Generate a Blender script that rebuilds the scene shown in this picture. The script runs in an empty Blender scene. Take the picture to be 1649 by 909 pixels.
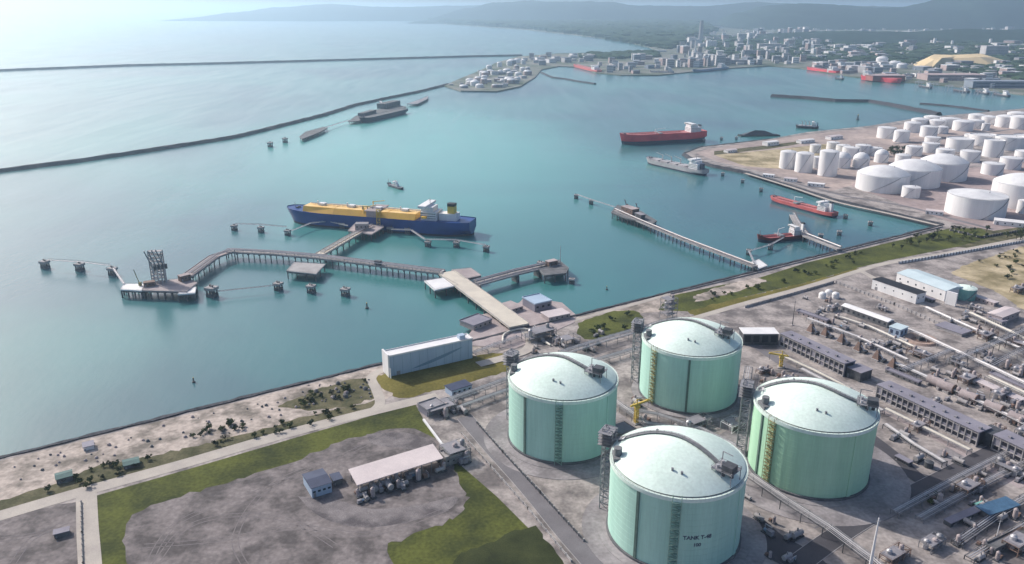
import bpy, bmesh, math, random
from mathutils import Vector, Matrix
R = math.radians; PI = math.pi
SC = bpy.context.scene; COL = SC.collection
random.seed(7)

# ------------------------------------------------------------------ camera
HC = 321.0; PITCH = 19.298; FPX = 1258.0
cam = bpy.data.cameras.new('camera'); cam.sensor_width = 36; cam.lens = FPX / 1649 * 36
cam.clip_start = 1; cam.clip_end = 400000
co = bpy.data.objects.new('camera', cam); COL.objects.link(co)
co.location = (0, 0, HC); co.rotation_euler = (R(90 - PITCH), 0, 0); SC.camera = co

# ------------------------------------------------------------------ sky, sun, exposure
SUN_EL = 36.0; SUN_DIR = Vector((-0.80, 0.60, 0)).normalized()
w = bpy.data.worlds.new('World'); SC.world = w; w.use_nodes = True
nt = w.node_tree; bg = nt.nodes['Background']
sky = nt.nodes.new('ShaderNodeTexSky'); sky.sky_type = 'NISHITA'; sky.sun_disc = False
sky.sun_elevation = R(SUN_EL); sky.sun_rotation = math.atan2(SUN_DIR.x, SUN_DIR.y)
sky.air_density = 0.8; sky.dust_density = 3.0; sky.ozone_density = 1.5
nt.links.new(sky.outputs[0], bg.inputs[0]); bg.inputs[1].default_value = 0.145
sl = bpy.data.lights.new('sun', 'SUN'); sl.energy = 4.4; sl.angle = R(0.9); sl.color = (1.0, 0.93, 0.84)
so = bpy.data.objects.new('sun', sl); COL.objects.link(so)
sd = Vector((SUN_DIR.x * math.cos(R(SUN_EL)), SUN_DIR.y * math.cos(R(SUN_EL)), math.sin(R(SUN_EL))))
so.rotation_euler = sd.to_track_quat('Z', 'Y').to_euler(); so.location = (-800, 600, 900)
SC.view_settings.view_transform = 'Standard'; SC.view_settings.look = 'None'
SC.view_settings.gamma = 1; SC.view_settings.exposure = 0.08
SC.render.engine = 'CYCLES'
SC.cycles.volume_bounces = 1; SC.cycles.max_bounces = 6

# ------------------------------------------------------------------ layout helpers
_c, _s = math.cos(R(PITCH)), math.sin(R(PITCH))
def C(px, py, z=0.0):
    """survey point: place on the level z seen at photo position px, py"""
    u = (px - 824.5) / FPX; v = -(py - 454.5) / FPX
    d = Vector((u, _c + v * _s, -_s + v * _c)); t = (z - HC) / d.z
    return Vector((d.x * t, d.y * t, z))
SEA = -5.0; DZ = 6.0
AX = R(32.5)
E1 = Vector((math.cos(AX), math.sin(AX), 0)); E2 = Vector((-math.sin(AX), math.cos(AX), 0))

# ------------------------------------------------------------------ materials
def mat(name, col, col2=None, rough=0.7, scale=0.1, metal=0.0, amt=0.18, bump=0.0, detail=5, contrast=(0.35, 0.65), streak=False, fine=1.3, spec=0.4):
    m = bpy.data.materials.new(name); m.use_nodes = True; t = m.node_tree; N = t.nodes; L = t.links
    b = N['Principled BSDF']; b.inputs['Roughness'].default_value = rough; b.inputs['Metallic'].default_value = metal
    b.inputs['Specular IOR Level'].default_value = spec
    if col2 is None: col2 = tuple(c * (1 - amt) for c in col)
    g = N.new('ShaderNodeNewGeometry'); mp = N.new('ShaderNodeMapping'); L.new(g.outputs['Position'], mp.inputs[0])
    if streak: mp.inputs['Scale'].default_value = (1, 1, 0.06)
    n = N.new('ShaderNodeTexNoise'); n.inputs['Scale'].default_value = scale; n.inputs['Detail'].default_value = detail
    n.inputs['Roughness'].default_value = 0.6
    L.new(mp.outputs[0], n.inputs['Vector'])
    r = N.new('ShaderNodeValToRGB'); r.color_ramp.elements[0].position = contrast[0]; r.color_ramp.elements[1].position = contrast[1]
    r.color_ramp.elements[0].color = (*col2, 1); r.color_ramp.elements[1].color = (*col, 1)
    L.new(n.outputs[0], r.inputs[0])
    n2 = N.new('ShaderNodeTexNoise'); n2.inputs['Scale'].default_value = fine; n2.inputs['Detail'].default_value = 3
    L.new(mp.outputs[0], n2.inputs['Vector'])
    mr = N.new('ShaderNodeMapRange'); mr.inputs[1].default_value = 0.3; mr.inputs[2].default_value = 0.7
    mr.inputs[3].default_value = 1 - amt; mr.inputs[4].default_value = 1 + amt * 0.5; L.new(n2.outputs[0], mr.inputs[0])
    mx = N.new('ShaderNodeMix'); mx.data_type = 'RGBA'; mx.blend_type = 'MULTIPLY'; mx.inputs[0].default_value = 1
    L.new(r.outputs[0], mx.inputs[6]); L.new(mr.outputs[0], mx.inputs[7]); L.new(mx.outputs[2], b.inputs['Base Color'])
    if bump:
        bp = N.new('ShaderNodeBump'); bp.inputs['Strength'].default_value = bump; bp.inputs['Distance'].default_value = 1.0
        L.new(n2.outputs[0], bp.inputs['Height']); L.new(bp.outputs[0], b.inputs['Normal'])
    return m
M = {}
M['yard'] = mat('plant yard concrete and gravel', (0.38, 0.34, 0.325), (0.14, 0.125, 0.125), 0.9, 0.04, amt=0.25, contrast=(0.38, 0.60), fine=0.35)
M['gravel'] = mat('crushed stone', (0.215, 0.19, 0.19), (0.09, 0.08, 0.082), 0.95, 0.045, amt=0.3, fine=0.3, contrast=(0.40, 0.58))
M['sand'] = mat('pale sand fill', (0.46, 0.395, 0.355), (0.17, 0.15, 0.13), 0.95, 0.04, amt=0.3, fine=0.25, contrast=(0.38, 0.56))
M['tan'] = mat('tan earth mounds', (0.47, 0.39, 0.26), (0.20, 0.165, 0.085), 0.95, 0.02, amt=0.2, fine=0.2, contrast=(0.4, 0.6))
M['grass'] = mat('mown grass', (0.105, 0.118, 0.032), (0.045, 0.055, 0.022), 0.95, 0.025, amt=0.25, fine=0.4, contrast=(0.36, 0.62), spec=0.1)
M['dryg'] = mat('dry grass', (0.19, 0.165, 0.05), (0.11, 0.10, 0.028), 0.95, 0.03, amt=0.25, fine=0.4, spec=0.1)
M['scrub'] = mat('scrub ground', (0.16, 0.145, 0.09), (0.06, 0.065, 0.035), 0.95, 0.06, amt=0.25, fine=0.5, spec=0.1)
M['track'] = mat('beige concrete road', (0.46, 0.42, 0.375), (0.37, 0.335, 0.31), 0.9, 0.05, amt=0.12)
M['jroad'] = mat('cream jetty deck paving', (0.60, 0.55, 0.47), (0.50, 0.46, 0.40), 0.85, 0.06, amt=0.1)
M['asph'] = mat('asphalt', (0.085, 0.082, 0.095), (0.055, 0.053, 0.064), 0.9, 0.04, amt=0.15)
M['asph2'] = mat('worn grey service road', (0.19, 0.18, 0.195), (0.14, 0.132, 0.145), 0.9, 0.04, amt=0.15)
M['conc'] = mat('concrete', (0.40, 0.38, 0.385), (0.29, 0.275, 0.28), 0.85, 0.08, amt=0.14)
M['concd'] = mat('weathered dark concrete', (0.17, 0.17, 0.18), (0.09, 0.095, 0.105), 0.9, 0.12, amt=0.2)
M['pad'] = mat('smooth concrete apron', (0.33, 0.305, 0.315), (0.19, 0.175, 0.185), 0.9, 0.035, amt=0.2, contrast=(0.38, 0.6), fine=0.4)
M['lilac'] = mat('pinkish concrete', (0.42, 0.36, 0.36), (0.30, 0.255, 0.26), 0.9, 0.07, amt=0.16)
M['rock'] = mat('dark armour rock', (0.075, 0.078, 0.095), (0.03, 0.032, 0.042), 0.95, 0.25, amt=0.3, bump=0.8)
M['tank_a'] = mat('mint painted concrete', (0.43, 0.67, 0.58), (0.35, 0.58, 0.50), 0.6, 0.09, amt=0.07, streak=True, contrast=(0.34, 0.6))
M['tank_b'] = mat('green mint painted concrete', (0.42, 0.67, 0.48), (0.34, 0.58, 0.40), 0.6, 0.09, amt=0.07, streak=True, contrast=(0.34, 0.6))
M['dome'] = mat('pale mint roof concrete', (0.70, 0.82, 0.76), (0.61, 0.74, 0.675), 0.65, 0.045, amt=0.10, contrast=(0.36, 0.6), fine=0.5)
M['white'] = mat('white paint', (0.78, 0.77, 0.77), (0.68, 0.67, 0.68), 0.5, 0.08, amt=0.06, streak=True)
M['cream'] = mat('cream paint', (0.74, 0.70, 0.62), (0.62, 0.585, 0.52), 0.55, 0.08, amt=0.08, streak=True)
M['wroof'] = mat('white painted tank roof', (0.72, 0.72, 0.73), (0.60, 0.60, 0.62), 0.55, 0.06, amt=0.08)
M['steel'] = mat('galvanised steelwork', (0.33, 0.33, 0.35), (0.23, 0.23, 0.25), 0.55, 0.3, metal=0.3, amt=0.15)
M['dsteel'] = mat('dark steelwork', (0.10, 0.105, 0.12), (0.055, 0.06, 0.07), 0.6, 0.3, metal=0.2, amt=0.2)
M['pipe'] = mat('pale lagged pipe', (0.52, 0.51, 0.53), (0.42, 0.41, 0.43), 0.45, 0.2, metal=0.3, amt=0.1)
M['rust'] = mat('rust brown steel', (0.23, 0.15, 0.12), (0.13, 0.09, 0.08), 0.8, 0.2, amt=0.2)
M['olive'] = mat('olive yellow primer', (0.30, 0.29, 0.13), (0.22, 0.21, 0.12), 0.7, 0.2, amt=0.15)
M['duct'] = mat('grey green duct paint', (0.13, 0.20, 0.17), (0.09, 0.15, 0.13), 0.7, 0.2)
M['walk'] = mat('grey walkway grating', (0.20, 0.21, 0.22), (0.14, 0.145, 0.155), 0.7, 0.3)
M['stair'] = mat('grey green stair paint', (0.30, 0.45, 0.38), (0.24, 0.37, 0.31), 0.7, 0.2)
M['yellow'] = mat('yellow paint', (0.72, 0.52, 0.10), (0.58, 0.42, 0.10), 0.5, 0.2, amt=0.1)
M['orange'] = mat('orange yellow deck paint', (0.88, 0.50, 0.07), (0.76, 0.42, 0.08), 0.5, 0.05, amt=0.1)
M['trunk'] = mat('pale orange trunk top paint', (0.88, 0.62, 0.28), (0.80, 0.50, 0.15), 0.5, 0.05, amt=0.1)
M['navy'] = mat('navy hull paint', (0.012, 0.06, 0.26), (0.01, 0.045, 0.19), 0.4, 0.05, amt=0.1)
M['boot'] = mat('dark antifouling', (0.02, 0.03, 0.07), (0.03, 0.03, 0.05), 0.6, 0.1)
M['red'] = mat('red hull paint', (0.70, 0.07, 0.09), (0.55, 0.05, 0.07), 0.5, 0.05, amt=0.12)
M['red2'] = mat('faded red hull paint', (0.58, 0.13, 0.12), (0.42, 0.09, 0.09), 0.55, 0.05, amt=0.12)
M['maroon'] = mat('maroon hull paint', (0.16, 0.03, 0.03), (0.10, 0.022, 0.025), 0.6, 0.05, amt=0.15)
M['rdeck'] = mat('pink red deck paint', (0.50, 0.17, 0.17), (0.38, 0.12, 0.13), 0.7, 0.06, amt=0.15)
M['gdeck'] = mat('grey deck paint', (0.30, 0.29, 0.32), (0.20, 0.195, 0.22), 0.7, 0.06, amt=0.15)
M['greyhull'] = mat('pale grey hull paint', (0.48, 0.46, 0.47), (0.36, 0.34, 0.35), 0.55, 0.06, amt=0.12)
M['black'] = mat('black paint', (0.02, 0.02, 0.025), (0.015, 0.015, 0.02), 0.6)
M['void'] = mat('dark opening', (0.018, 0.02, 0.035), (0.012, 0.013, 0.022), 0.6)
M['glass'] = mat('window glass', (0.04, 0.06, 0.08), (0.03, 0.045, 0.06), 0.15)
M['bluew'] = mat('pale blue cladding', (0.40, 0.50, 0.62), (0.34, 0.43, 0.55), 0.5, 0.05, amt=0.07, streak=True)
M['blued'] = mat('darker blue cladding paint', (0.20, 0.30, 0.42), (0.17, 0.26, 0.37), 0.5, 0.05)
M['blueroof'] = mat('pale blue roof sheet', (0.56, 0.66, 0.70), (0.48, 0.58, 0.62), 0.5, 0.05, amt=0.07)
M['navyroof'] = mat('dark navy roof sheet', (0.05, 0.065, 0.12), (0.035, 0.045, 0.09), 0.5, 0.1)
M['lavroof'] = mat('grey lavender roof', (0.26, 0.25, 0.30), (0.20, 0.19, 0.235), 0.8, 0.06, amt=0.12)
M['pinkroof'] = mat('pale pinkish roof sheet', (0.60, 0.53, 0.53), (0.50, 0.44, 0.45), 0.6, 0.05, amt=0.1)
M['teal'] = mat('teal green paint', (0.20, 0.45, 0.40), (0.15, 0.36, 0.33), 0.5, 0.1)
M['tealdark'] = mat('dull dark teal sheet', (0.05, 0.13, 0.13), (0.035, 0.09, 0.09), 0.7, 0.1)
M['blue'] = mat('blue tarpaulin', (0.07, 0.15, 0.25), (0.05, 0.11, 0.19), 0.5, 0.2)
M['leaf'] = mat('leaf green', (0.075, 0.10, 0.03), (0.035, 0.055, 0.018), 0.8, 0.3, amt=0.3, spec=0.15)
M['leaf2'] = mat('dark leaf green', (0.04, 0.06, 0.03), (0.02, 0.035, 0.018), 0.8, 0.3, amt=0.3, spec=0.15)
M['bark'] = mat('bark', (0.13, 0.10, 0.07), (0.08, 0.06, 0.045), 0.9, 0.5)
M['forest'] = mat('far forest canopy', (0.05, 0.085, 0.045), (0.025, 0.05, 0.03), 0.9, 0.004, amt=0.25, fine=0.02, spec=0.1)
M['hills'] = mat('wooded hillside', (0.035, 0.065, 0.055), (0.018, 0.036, 0.035), 0.9, 0.0012, amt=0.2, fine=0.006, spec=0.1)
M['townland'] = mat('far town ground', (0.20, 0.20, 0.18), (0.07, 0.095, 0.06), 0.9, 0.004, amt=0.2, fine=0.015, contrast=(0.4, 0.6))
M['tw1'] = mat('white town walls', (0.56, 0.54, 0.55), (0.40, 0.385, 0.40), 0.6, 0.02)
M['tw2'] = mat('grey town walls', (0.36, 0.36, 0.39), (0.26, 0.26, 0.29), 0.7, 0.02)
M['tw3'] = mat('pinkish town walls', (0.46, 0.36, 0.35), (0.36, 0.28, 0.28), 0.7, 0.02)
M['tw4'] = mat('bluish grey town roofs', (0.25, 0.29, 0.35), (0.18, 0.21, 0.26), 0.7, 0.02)
M['sandpile'] = mat('golden bulk sand', (0.74, 0.58, 0.34), (0.62, 0.47, 0.27), 0.95, 0.01)
M['redbrick'] = mat('rusty red quay structure', (0.38, 0.14, 0.12), (0.27, 0.10, 0.09), 0.8, 0.02)

# water: teal body colour, ripples, broad glossy sky reflection
def water_mat():
    m = bpy.data.materials.new('harbour water'); m.use_nodes = True; t = m.node_tree; N = t.nodes; L = t.links
    b = N['Principled BSDF']; b.inputs['Roughness'].default_value = 0.2; b.inputs['IOR'].default_value = 1.5
    g = N.new('ShaderNodeNewGeometry')
    n = N.new('ShaderNodeTexNoise'); n.inputs['Scale'].default_value = 0.0016; n.inputs['Detail'].default_value = 4; n.inputs['Distortion'].default_value = 0.6
    L.new(g.outputs['Position'], n.inputs['Vector'])
    r = N.new('ShaderNodeValToRGB'); e = r.color_ramp.elements
    e[0].position = 0.36; e[0].color = (0.034, 0.10, 0.13, 1); e[1].position = 0.66; e[1].color = (0.05, 0.20, 0.195, 1)
    L.new(n.outputs[0], r.inputs[0])
    # turbid plumes of paler water
    mp = N.new('ShaderNodeMapping'); mp.inputs['Scale'].default_value = (0.0035, 0.0012, 1); mp.inputs['Rotation'].default_value = (0, 0, R(25))
    L.new(g.outputs['Position'], mp.inputs[0])
    n3 = N.new('ShaderNodeTexNoise'); n3.inputs['Scale'].default_value = 1.0; n3.inputs['Detail'].default_value = 3; L.new(mp.outputs[0], n3.inputs['Vector'])
    r3 = N.new('ShaderNodeValToRGB'); r3.color_ramp.elements[0].position = 0.55; r3.color_ramp.elements[1].position = 0.78
    r3.color_ramp.elements[0].color = (0, 0, 0, 1); r3.color_ramp.elements[1].color = (0.8, 0.8, 0.8, 1); L.new(n3.outputs[0], r3.inputs[0])
    mk = N.new('ShaderNodeMapping'); mk.vector_type = 'TEXTURE'; mk.inputs['Location'].default_value = (-250, 2050, SEA); mk.inputs['Scale'].default_value = (620, 1300, 1000); mk.inputs['Rotation'].default_value = (0, 0, R(12)); L.new(g.outputs['Position'], mk.inputs[0])
    ln = N.new('ShaderNodeVectorMath'); ln.operation = 'LENGTH'; L.new(mk.outputs[0], ln.inputs[0])
    mm = N.new('ShaderNodeMapRange'); mm.interpolation_type = 'SMOOTHERSTEP'; mm.inputs[1].default_value = 0.1; mm.inputs[2].default_value = 1.1; mm.inputs[3].default_value = 0.75; mm.inputs[4].default_value = 0.0; L.new(ln.outputs['Value'], mm.inputs[0])
    q1 = N.new('ShaderNodeMath'); q1.operation = 'MULTIPLY_ADD'; q1.use_clamp = True; L.new(r3.outputs[0], q1.inputs[0]); q1.inputs[1].default_value = 0.22; L.new(mm.outputs[0], q1.inputs[2])
    mx = N.new('ShaderNodeMix'); mx.data_type = 'RGBA'; L.new(q1.outputs[0], mx.inputs[0]); L.new(r.outputs[0], mx.inputs[6])
    mx.inputs[7].default_value = (0.13, 0.40, 0.37, 1); L.new(mx.outputs[2], b.inputs['Base Color'])
    n2 = N.new('ShaderNodeTexNoise'); n2.inputs['Scale'].default_value = 0.09; n2.inputs['Detail'].default_value = 6; n2.inputs['Roughness'].default_value = 0.65
    mp2 = N.new('ShaderNodeMapping'); mp2.inputs['Scale'].default_value = (1.0, 0.45, 1); mp2.inputs['Rotation'].default_value = (0, 0, R(-30))
    L.new(g.outputs['Position'], mp2.inputs[0]); L.new(mp2.outputs[0], n2.inputs['Vector'])
    bp = N.new('ShaderNodeBump'); bp.inputs['Strength'].default_value = 0.35; bp.inputs['Distance'].default_value = 0.8
    L.new(n2.outputs[0], bp.inputs['Height']); L.new(bp.outputs[0], b.inputs['Normal'])
    mp3 = N.new('ShaderNodeMapping'); mp3.inputs['Scale'].default_value = (0.012, 0.0022, 1); mp3.inputs['Rotation'].default_value = (0, 0, R(62)); L.new(g.outputs['Position'], mp3.inputs[0])
    n4 = N.new('ShaderNodeTexNoise'); n4.inputs['Scale'].default_value = 1.0; n4.inputs['Detail'].default_value = 5; n4.inputs['Distortion'].default_value = 0.8; L.new(mp3.outputs[0], n4.inputs['Vector'])
    m4 = N.new('ShaderNodeMapRange'); m4.inputs[1].default_value = 0.35; m4.inputs[2].default_value = 0.68; m4.inputs[3].default_value = 0.205; m4.inputs[4].default_value = 0.25
    L.new(n4.outputs[0], m4.inputs[0]); L.new(m4.outputs[0], b.inputs['Roughness'])
    return m
M['water'] = water_mat()

# ------------------------------------------------------------------ mesh builder
FR = {}
class MB:
    def __init__(s): s.v = []; s.f = []
    def add(s, vs, fs):
        o = len(s.v); s.v += [tuple(v) for v in vs]; s.f += [tuple(i + o for i in f) for f in fs]; return s
    def box(s, x0, x1, y0, y1, z0, z1, rz=0, c=None):
        vs = [Vector((x, y, z)) for z in (z0, z1) for x, y in ((x0, y0), (x1, y0), (x1, y1), (x0, y1))]
        if rz: 
            q = Matrix.Rotation(rz, 3, 'Z'); vs = [q @ v for v in vs]
        if c: vs = [v + Vector(c) for v in vs]
        return s.add(vs, [(3, 2, 1, 0), (4, 5, 6, 7), (0, 1, 5, 4), (1, 2, 6, 5), (2, 3, 7, 6), (3, 0, 4, 7)])
    def bar(s, a, b, wd, h=None):
        a = Vector(a); b = Vector(b); h = h or wd; d = (b - a)
        if d.length < 1e-6: return s
        d.normalize(); up = Vector((0, 0, 1)) if abs(d.z) < 0.95 else Vector((1, 0, 0))
        x = d.cross(up).normalized() * wd / 2; y = x.cross(d).normalized() * h / 2
        vs = [p + i * x + j * y for p in (a, b) for i, j in ((-1, -1), (1, -1), (1, 1), (-1, 1))]
        return s.add(vs, [(3, 2, 1, 0), (4, 5, 6, 7), (0, 1, 5, 4), (1, 2, 6, 5), (2, 3, 7, 6), (3, 0, 4, 7)])
    def cyl(s, x, y, z0, z1, r0, r1=None, n=16, cap=True):
        r1 = r0 if r1 is None else r1
        vs = [(x + r * math.cos(2 * PI * i / n), y + r * math.sin(2 * PI * i / n), z) for r, z in ((r0, z0), (r1, z1)) for i in range(n)]
        fs = [(i, (i + 1) % n, n + (i + 1) % n, n + i) for i in range(n)]
        if cap: fs += [tuple(range(n - 1, -1, -1)), tuple(range(n, 2 * n))]
        return s.add(vs, fs)
    def ring(s, x, y, prof, n=48, close=False):
        vs = [(x + r * math.cos(2 * PI * i / n), y + r * math.sin(2 * PI * i / n), z) for r, z in prof for i in range(n)]
        k = len(prof); fs = []
        for j in range(k if close else k - 1):
            for i in range(n): fs.append((j * n + i, j * n + (i + 1) % n, ((j + 1) % k) * n + (i + 1) % n, ((j + 1) % k) * n + i))
        return s.add(vs, fs)
    def tube(s, pts, r, n=8):
        pts = [Vector(p) for p in pts]; k = len(pts); vs = []
        for i, p in enumerate(pts):
            d = (pts[min(i + 1, k - 1)] - pts[max(i - 1, 0)]).normalized()
            up = Vector((0, 0, 1)) if abs(d.z) < 0.95 else Vector((1, 0, 0))
            x = d.cross(up).normalized(); y = x.cross(d)
            vs += [p + r * (math.cos(2 * PI * j / n) * x + math.sin(2 * PI * j / n) * y) for j in range(n)]
        fs = [(i * n + j, i * n + (j + 1) % n, (i + 1) * n + (j + 1) % n, (i + 1) * n + j) for i in range(k - 1) for j in range(n)]
        fs += [tuple(range(n - 1, -1, -1)), tuple((k - 1) * n + j for j in range(n))]
        return s.add(vs, fs)
    def prism(s, poly, z0, z1):
        n = len(poly)
        return s.add([(p[0], p[1], z) for z in (z0, z1) for p in poly],
                     [tuple(range(n - 1, -1, -1)), tuple(range(n, 2 * n))] + [(i, (i + 1) % n, n + (i + 1) % n, n + i) for i in range(n)])
    def strip(s, L, Rr, z=None):
        o = [Vector(p) for ab in zip(L, Rr) for p in ab]
        return s.add(o, [(2 * i, 2 * i + 1, 2 * i + 3, 2 * i + 2) for i in range(len(L) - 1)])
    def build(s, name, m, parent=None, world=False, org=None, smooth=False, flat_tri=True):
        vs = [Vector(v) for v in s.v]
        loc = Vector((0, 0, 0))
        if parent is not None and world:
            l, rz = FR[parent.name]; q = Matrix.Rotation(-rz, 3, 'Z'); vs = [q @ (v - l) for v in vs]
        if parent is None:
            loc = Vector(org) if org is not None else Vector((sum(v.x for v in vs) / len(vs), sum(v.y for v in vs) / len(vs), min(v.z for v in vs)))
            if org is None or world: vs = [v - loc for v in vs]
        me = bpy.data.meshes.new(name); me.from_pydata([tuple(v) for v in vs], [], s.f); me.materials.append(m)
        bm = bmesh.new(); bm.from_mesh(me)
        big = [f for f in bm.faces if len(f.verts) > 4]
        if big: bmesh.ops.triangulate(bm, faces=big)
        bmesh.ops.recalc_face_normals(bm, faces=bm.faces); bm.to_mesh(me); bm.free()
        if smooth:
            for p in me.polygons: p.use_smooth = True
            try: me.set_sharp_from_angle(angle=R(35))
            except Exception: pass
        o = bpy.data.objects.new(name, me); COL.objects.link(o)
        if parent is None: o.location = loc
        else: o.parent = parent
        return o
def tag(o, label=None, cat=None, group=None, kind=None):
    if label: o['label'] = label
    if cat: o['category'] = cat
    if group: o['group'] = group
    if kind: o['kind'] = kind
    return o
def thing(name, label, cat, loc=(0, 0, 0), rz=0, group=None):
    o = bpy.data.objects.new(name, None); COL.objects.link(o); o.location = loc; o.rotation_euler = (0, 0, rz)
    o.empty_display_size = 1
    FR[o.name] = (Vector(loc), rz); return tag(o, label, cat, group)
def copy_tree(o, loc=None, rz=None, parent=None, label=None, group=None, scale=None):
    c = o.copy(); COL.objects.link(c); c.parent = parent
    if loc is not None: c.location = loc
    if rz is not None: c.rotation_euler = (0, 0, rz)
    if scale is not None: c.scale = scale if hasattr(scale, '__len__') else (scale,) * 3
    if label: c['label'] = label
    if group: c['group'] = group
    for ch in o.children: copy_tree(ch, parent=c)
    return c
def struct(name, mb, m): return tag(mb.build(name, m), kind='structure')
def P(lst, z=0): return [C(x, y, z) for x, y in lst]
def sheet(name, pts, z, m):
    b = MB(); n = len(pts); b.add([(p[0], p[1], z) for p in pts], [tuple(range(n))]); return struct(name, b, m)
def ragged(pts, step=5, j=1.3, seed=1):
    rn = random.Random(seed); out = []; n = len(pts)
    for i in range(n):
        a, c = pts[i], pts[(i + 1) % n]; k = max(1, min(60, int((c - a).length / step)))
        for q in range(k): p = a.lerp(c, q / k); out.append(Vector((p.x + rn.gauss(0, j), p.y + rn.gauss(0, j), 0)))
    return out
def offs(pts, wd):
    Ls, Rs = [], []
    for i, p in enumerate(pts):
        d = (pts[min(i + 1, len(pts) - 1)] - pts[max(i - 1, 0)]).normalized(); n = Vector((-d.y, d.x, 0))
        Ls.append(p + n * wd / 2); Rs.append(p - n * wd / 2)
    return Ls, Rs
def smooth_path(pts, k=6):
    out = []
    for i in range(len(pts) - 1):
        p0 = pts[max(i - 1, 0)]; p1 = pts[i]; p2 = pts[i + 1]; p3 = pts[min(i + 2, len(pts) - 1)]
        for j in range(k):
            t = j / k
            out.append(0.5 * ((2 * p1) + (p2 - p0) * t + (2 * p0 - 5 * p1 + 4 * p2 - p3) * t * t + (3 * p1 - p0 - 3 * p2 + p3) * t ** 3))
    return out + [pts[-1]]
def road(name, pix, wd, z, m, sm=True, kerb=False):
    pts = P(pix, 0)
    if sm: pts = smooth_path(pts)
    Ls, Rs = offs(pts, wd); b = MB()
    b.strip([(p.x, p.y, z) for p in Ls], [(p.x, p.y, z) for p in Rs]); o = struct(name, b, m)
    if kerb:
        k = MB()
        for S in offs(pts, wd + 0.5):
            for a, c in zip(S[:-1], S[1:]): k.bar((a.x, a.y, 0.12), (c.x, c.y, 0.12), 0.4, 0.3)
        struct(name + '_kerb', k, M['conc'])
    return o

# ------------------------------------------------------------------ sea, land, terrain
b = MB(); S = 170000
b.add([(-S, -20000, SEA), (S, -20000, SEA), (S, S, SEA), (-S, S, SEA)], [(0, 1, 2, 3)]); struct('water', b, M['water'])
shore0 = C(0, 738); shore1 = C(1520, 362)
near = [shore0 + (shore0 - shore1).normalized() * 2500, shore0, shore1] + P([(1500, 357.5), (1345, 321), (1275, 299), (1200, 276), (1150, 266), (1118, 257), (1102, 247), (1128, 237), (1240, 224), (1300, 213), (1400, 203), (1480, 190), (1560, 183), (1649, 175), (1800, 165)])
near += [Vector((9000, 4300, 0)), Vector((12000, -6000, 0)), Vector((-4000, -6000, 0))]
b = MB(); b.prism(near, SEA - 3, 0); struct('ground', b, M['yard'])
far = P([(1800, 158), (1649, 152), (1560, 141), (1450, 131), (1380, 124), (1330, 117), (1290, 110), (1240, 106), (1170, 110), (1100, 117), (1060, 121), (1000, 121), (960, 117), (930, 108), (900, 106.5), (872, 112), (862, 124), (838, 139), (800, 147), (742, 146), (716, 138), (735, 129), (765, 117), (800, 101), (835, 91), (900, 86), (1000, 84.5), (1058, 82), (1045, 76), (1000, 66), (960, 60.5), (850, 48.5), (700, 38), (620, 30), (560, 25), (450, 20.5)], 0)
far += [Vector((-60000, 160000, 0)), Vector((160000, 160000, 0)), Vector((160000, 6000, 0)), Vector((9000, 4700, 0))]
b = MB(); b.prism(far, SEA - 3, -0.2); struct('far_shore_ground', b, M['townland'])

# rock edge of the shore (sloping armour stone)
def rubble(name, pts, top_w, foot, ztop, z0=SEA - 1, one_side=None, step=9, jit=0.8):
    fine = []
    for a, c in zip(pts[:-1], pts[1:]):
        n = max(1, int((c - a).length / step)); fine += [a.lerp(c, i / n) for i in range(n)]
    fine.append(pts[-1]); b = MB(); Ls, Rs = offs(fine, top_w); Lo, Ro = offs(fine, top_w + 2 * foot)
    rows = [Lo, Ls, Rs, Ro] if one_side is None else ([Lo, Ls, Rs, Rs] if one_side > 0 else [Ls, Ls, Rs, Ro])
    vs = []
    J = lambda: random.uniform(-jit, jit)
    zs = [z0, ztop, ztop, z0]
    if one_side == 1: zs[3] = -1.5
    if one_side == -1: zs[0] = -1.5
    for i in range(len(fine)):
        for r_, z in zip(rows, zs): vs.append((r_[i].x + J(), r_[i].y + J(), z + J() * 0.5))
    fs = [(i * 4 + j, i * 4 + j + 1, i * 4 + j + 5, i * 4 + j + 4) for i in range(len(fine) - 1) for j in range(3)]
    b.add(vs, fs); return struct(name, b, M['rock'])
d_ = (shore1 - shore0).normalized()
rubble('sea_wall_rocks', [shore0 - d_ * 400, shore1], 3.5, 6, 0.9, one_side=1)
rubble('quay_rocks', P([(1518, 361), (1345, 321), (1200, 276), (1150, 266), (1118, 257), (1102, 247), (1128, 237), (1240, 224)]), 3.5, 5, 0.8, one_side=1)
def mound(label, pix, tw=8, foot=9, zt=1.5, name='breakwater'):
    o = rubble(name, P(pix, SEA), tw, foot, zt, step=22, jit=1.6); del o['kind']; tag(o, label, 'breakwater')
mound('long dark rubble breakwater curving from the left edge up to the far headland', [(-120, 297), (0, 277), (120, 262), (240, 244), (380, 222), (440, 207), (520, 187), (570, 171), (620, 160), (670, 150), (722, 137)], 9, 10, 2)
mound('thin pale breakwater line farthest out across the hazy sea', [(-200, 122), (0, 115), (200, 107), (350, 103.5), (600, 96.5), (760, 92), (840, 90.5)], 12, 16, 6)
mound('dark breakwater spit reaching into the harbour right of the red tanker', [(1242, 156), (1300, 160), (1345, 164), (1400, 165), (1430, 170), (1470, 178), (1512, 186)], 10, 9, 5)
mound('faint short spit behind the dark harbour spit, near the right edge', [(1482, 168), (1530, 172), (1592, 180)], 6, 6, 0)
mound('narrow dark spit with a post below the far headland', [(872, 118), (890, 126), (910, 128), (930, 132), (958, 136)], 6, 6, 1)

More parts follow.
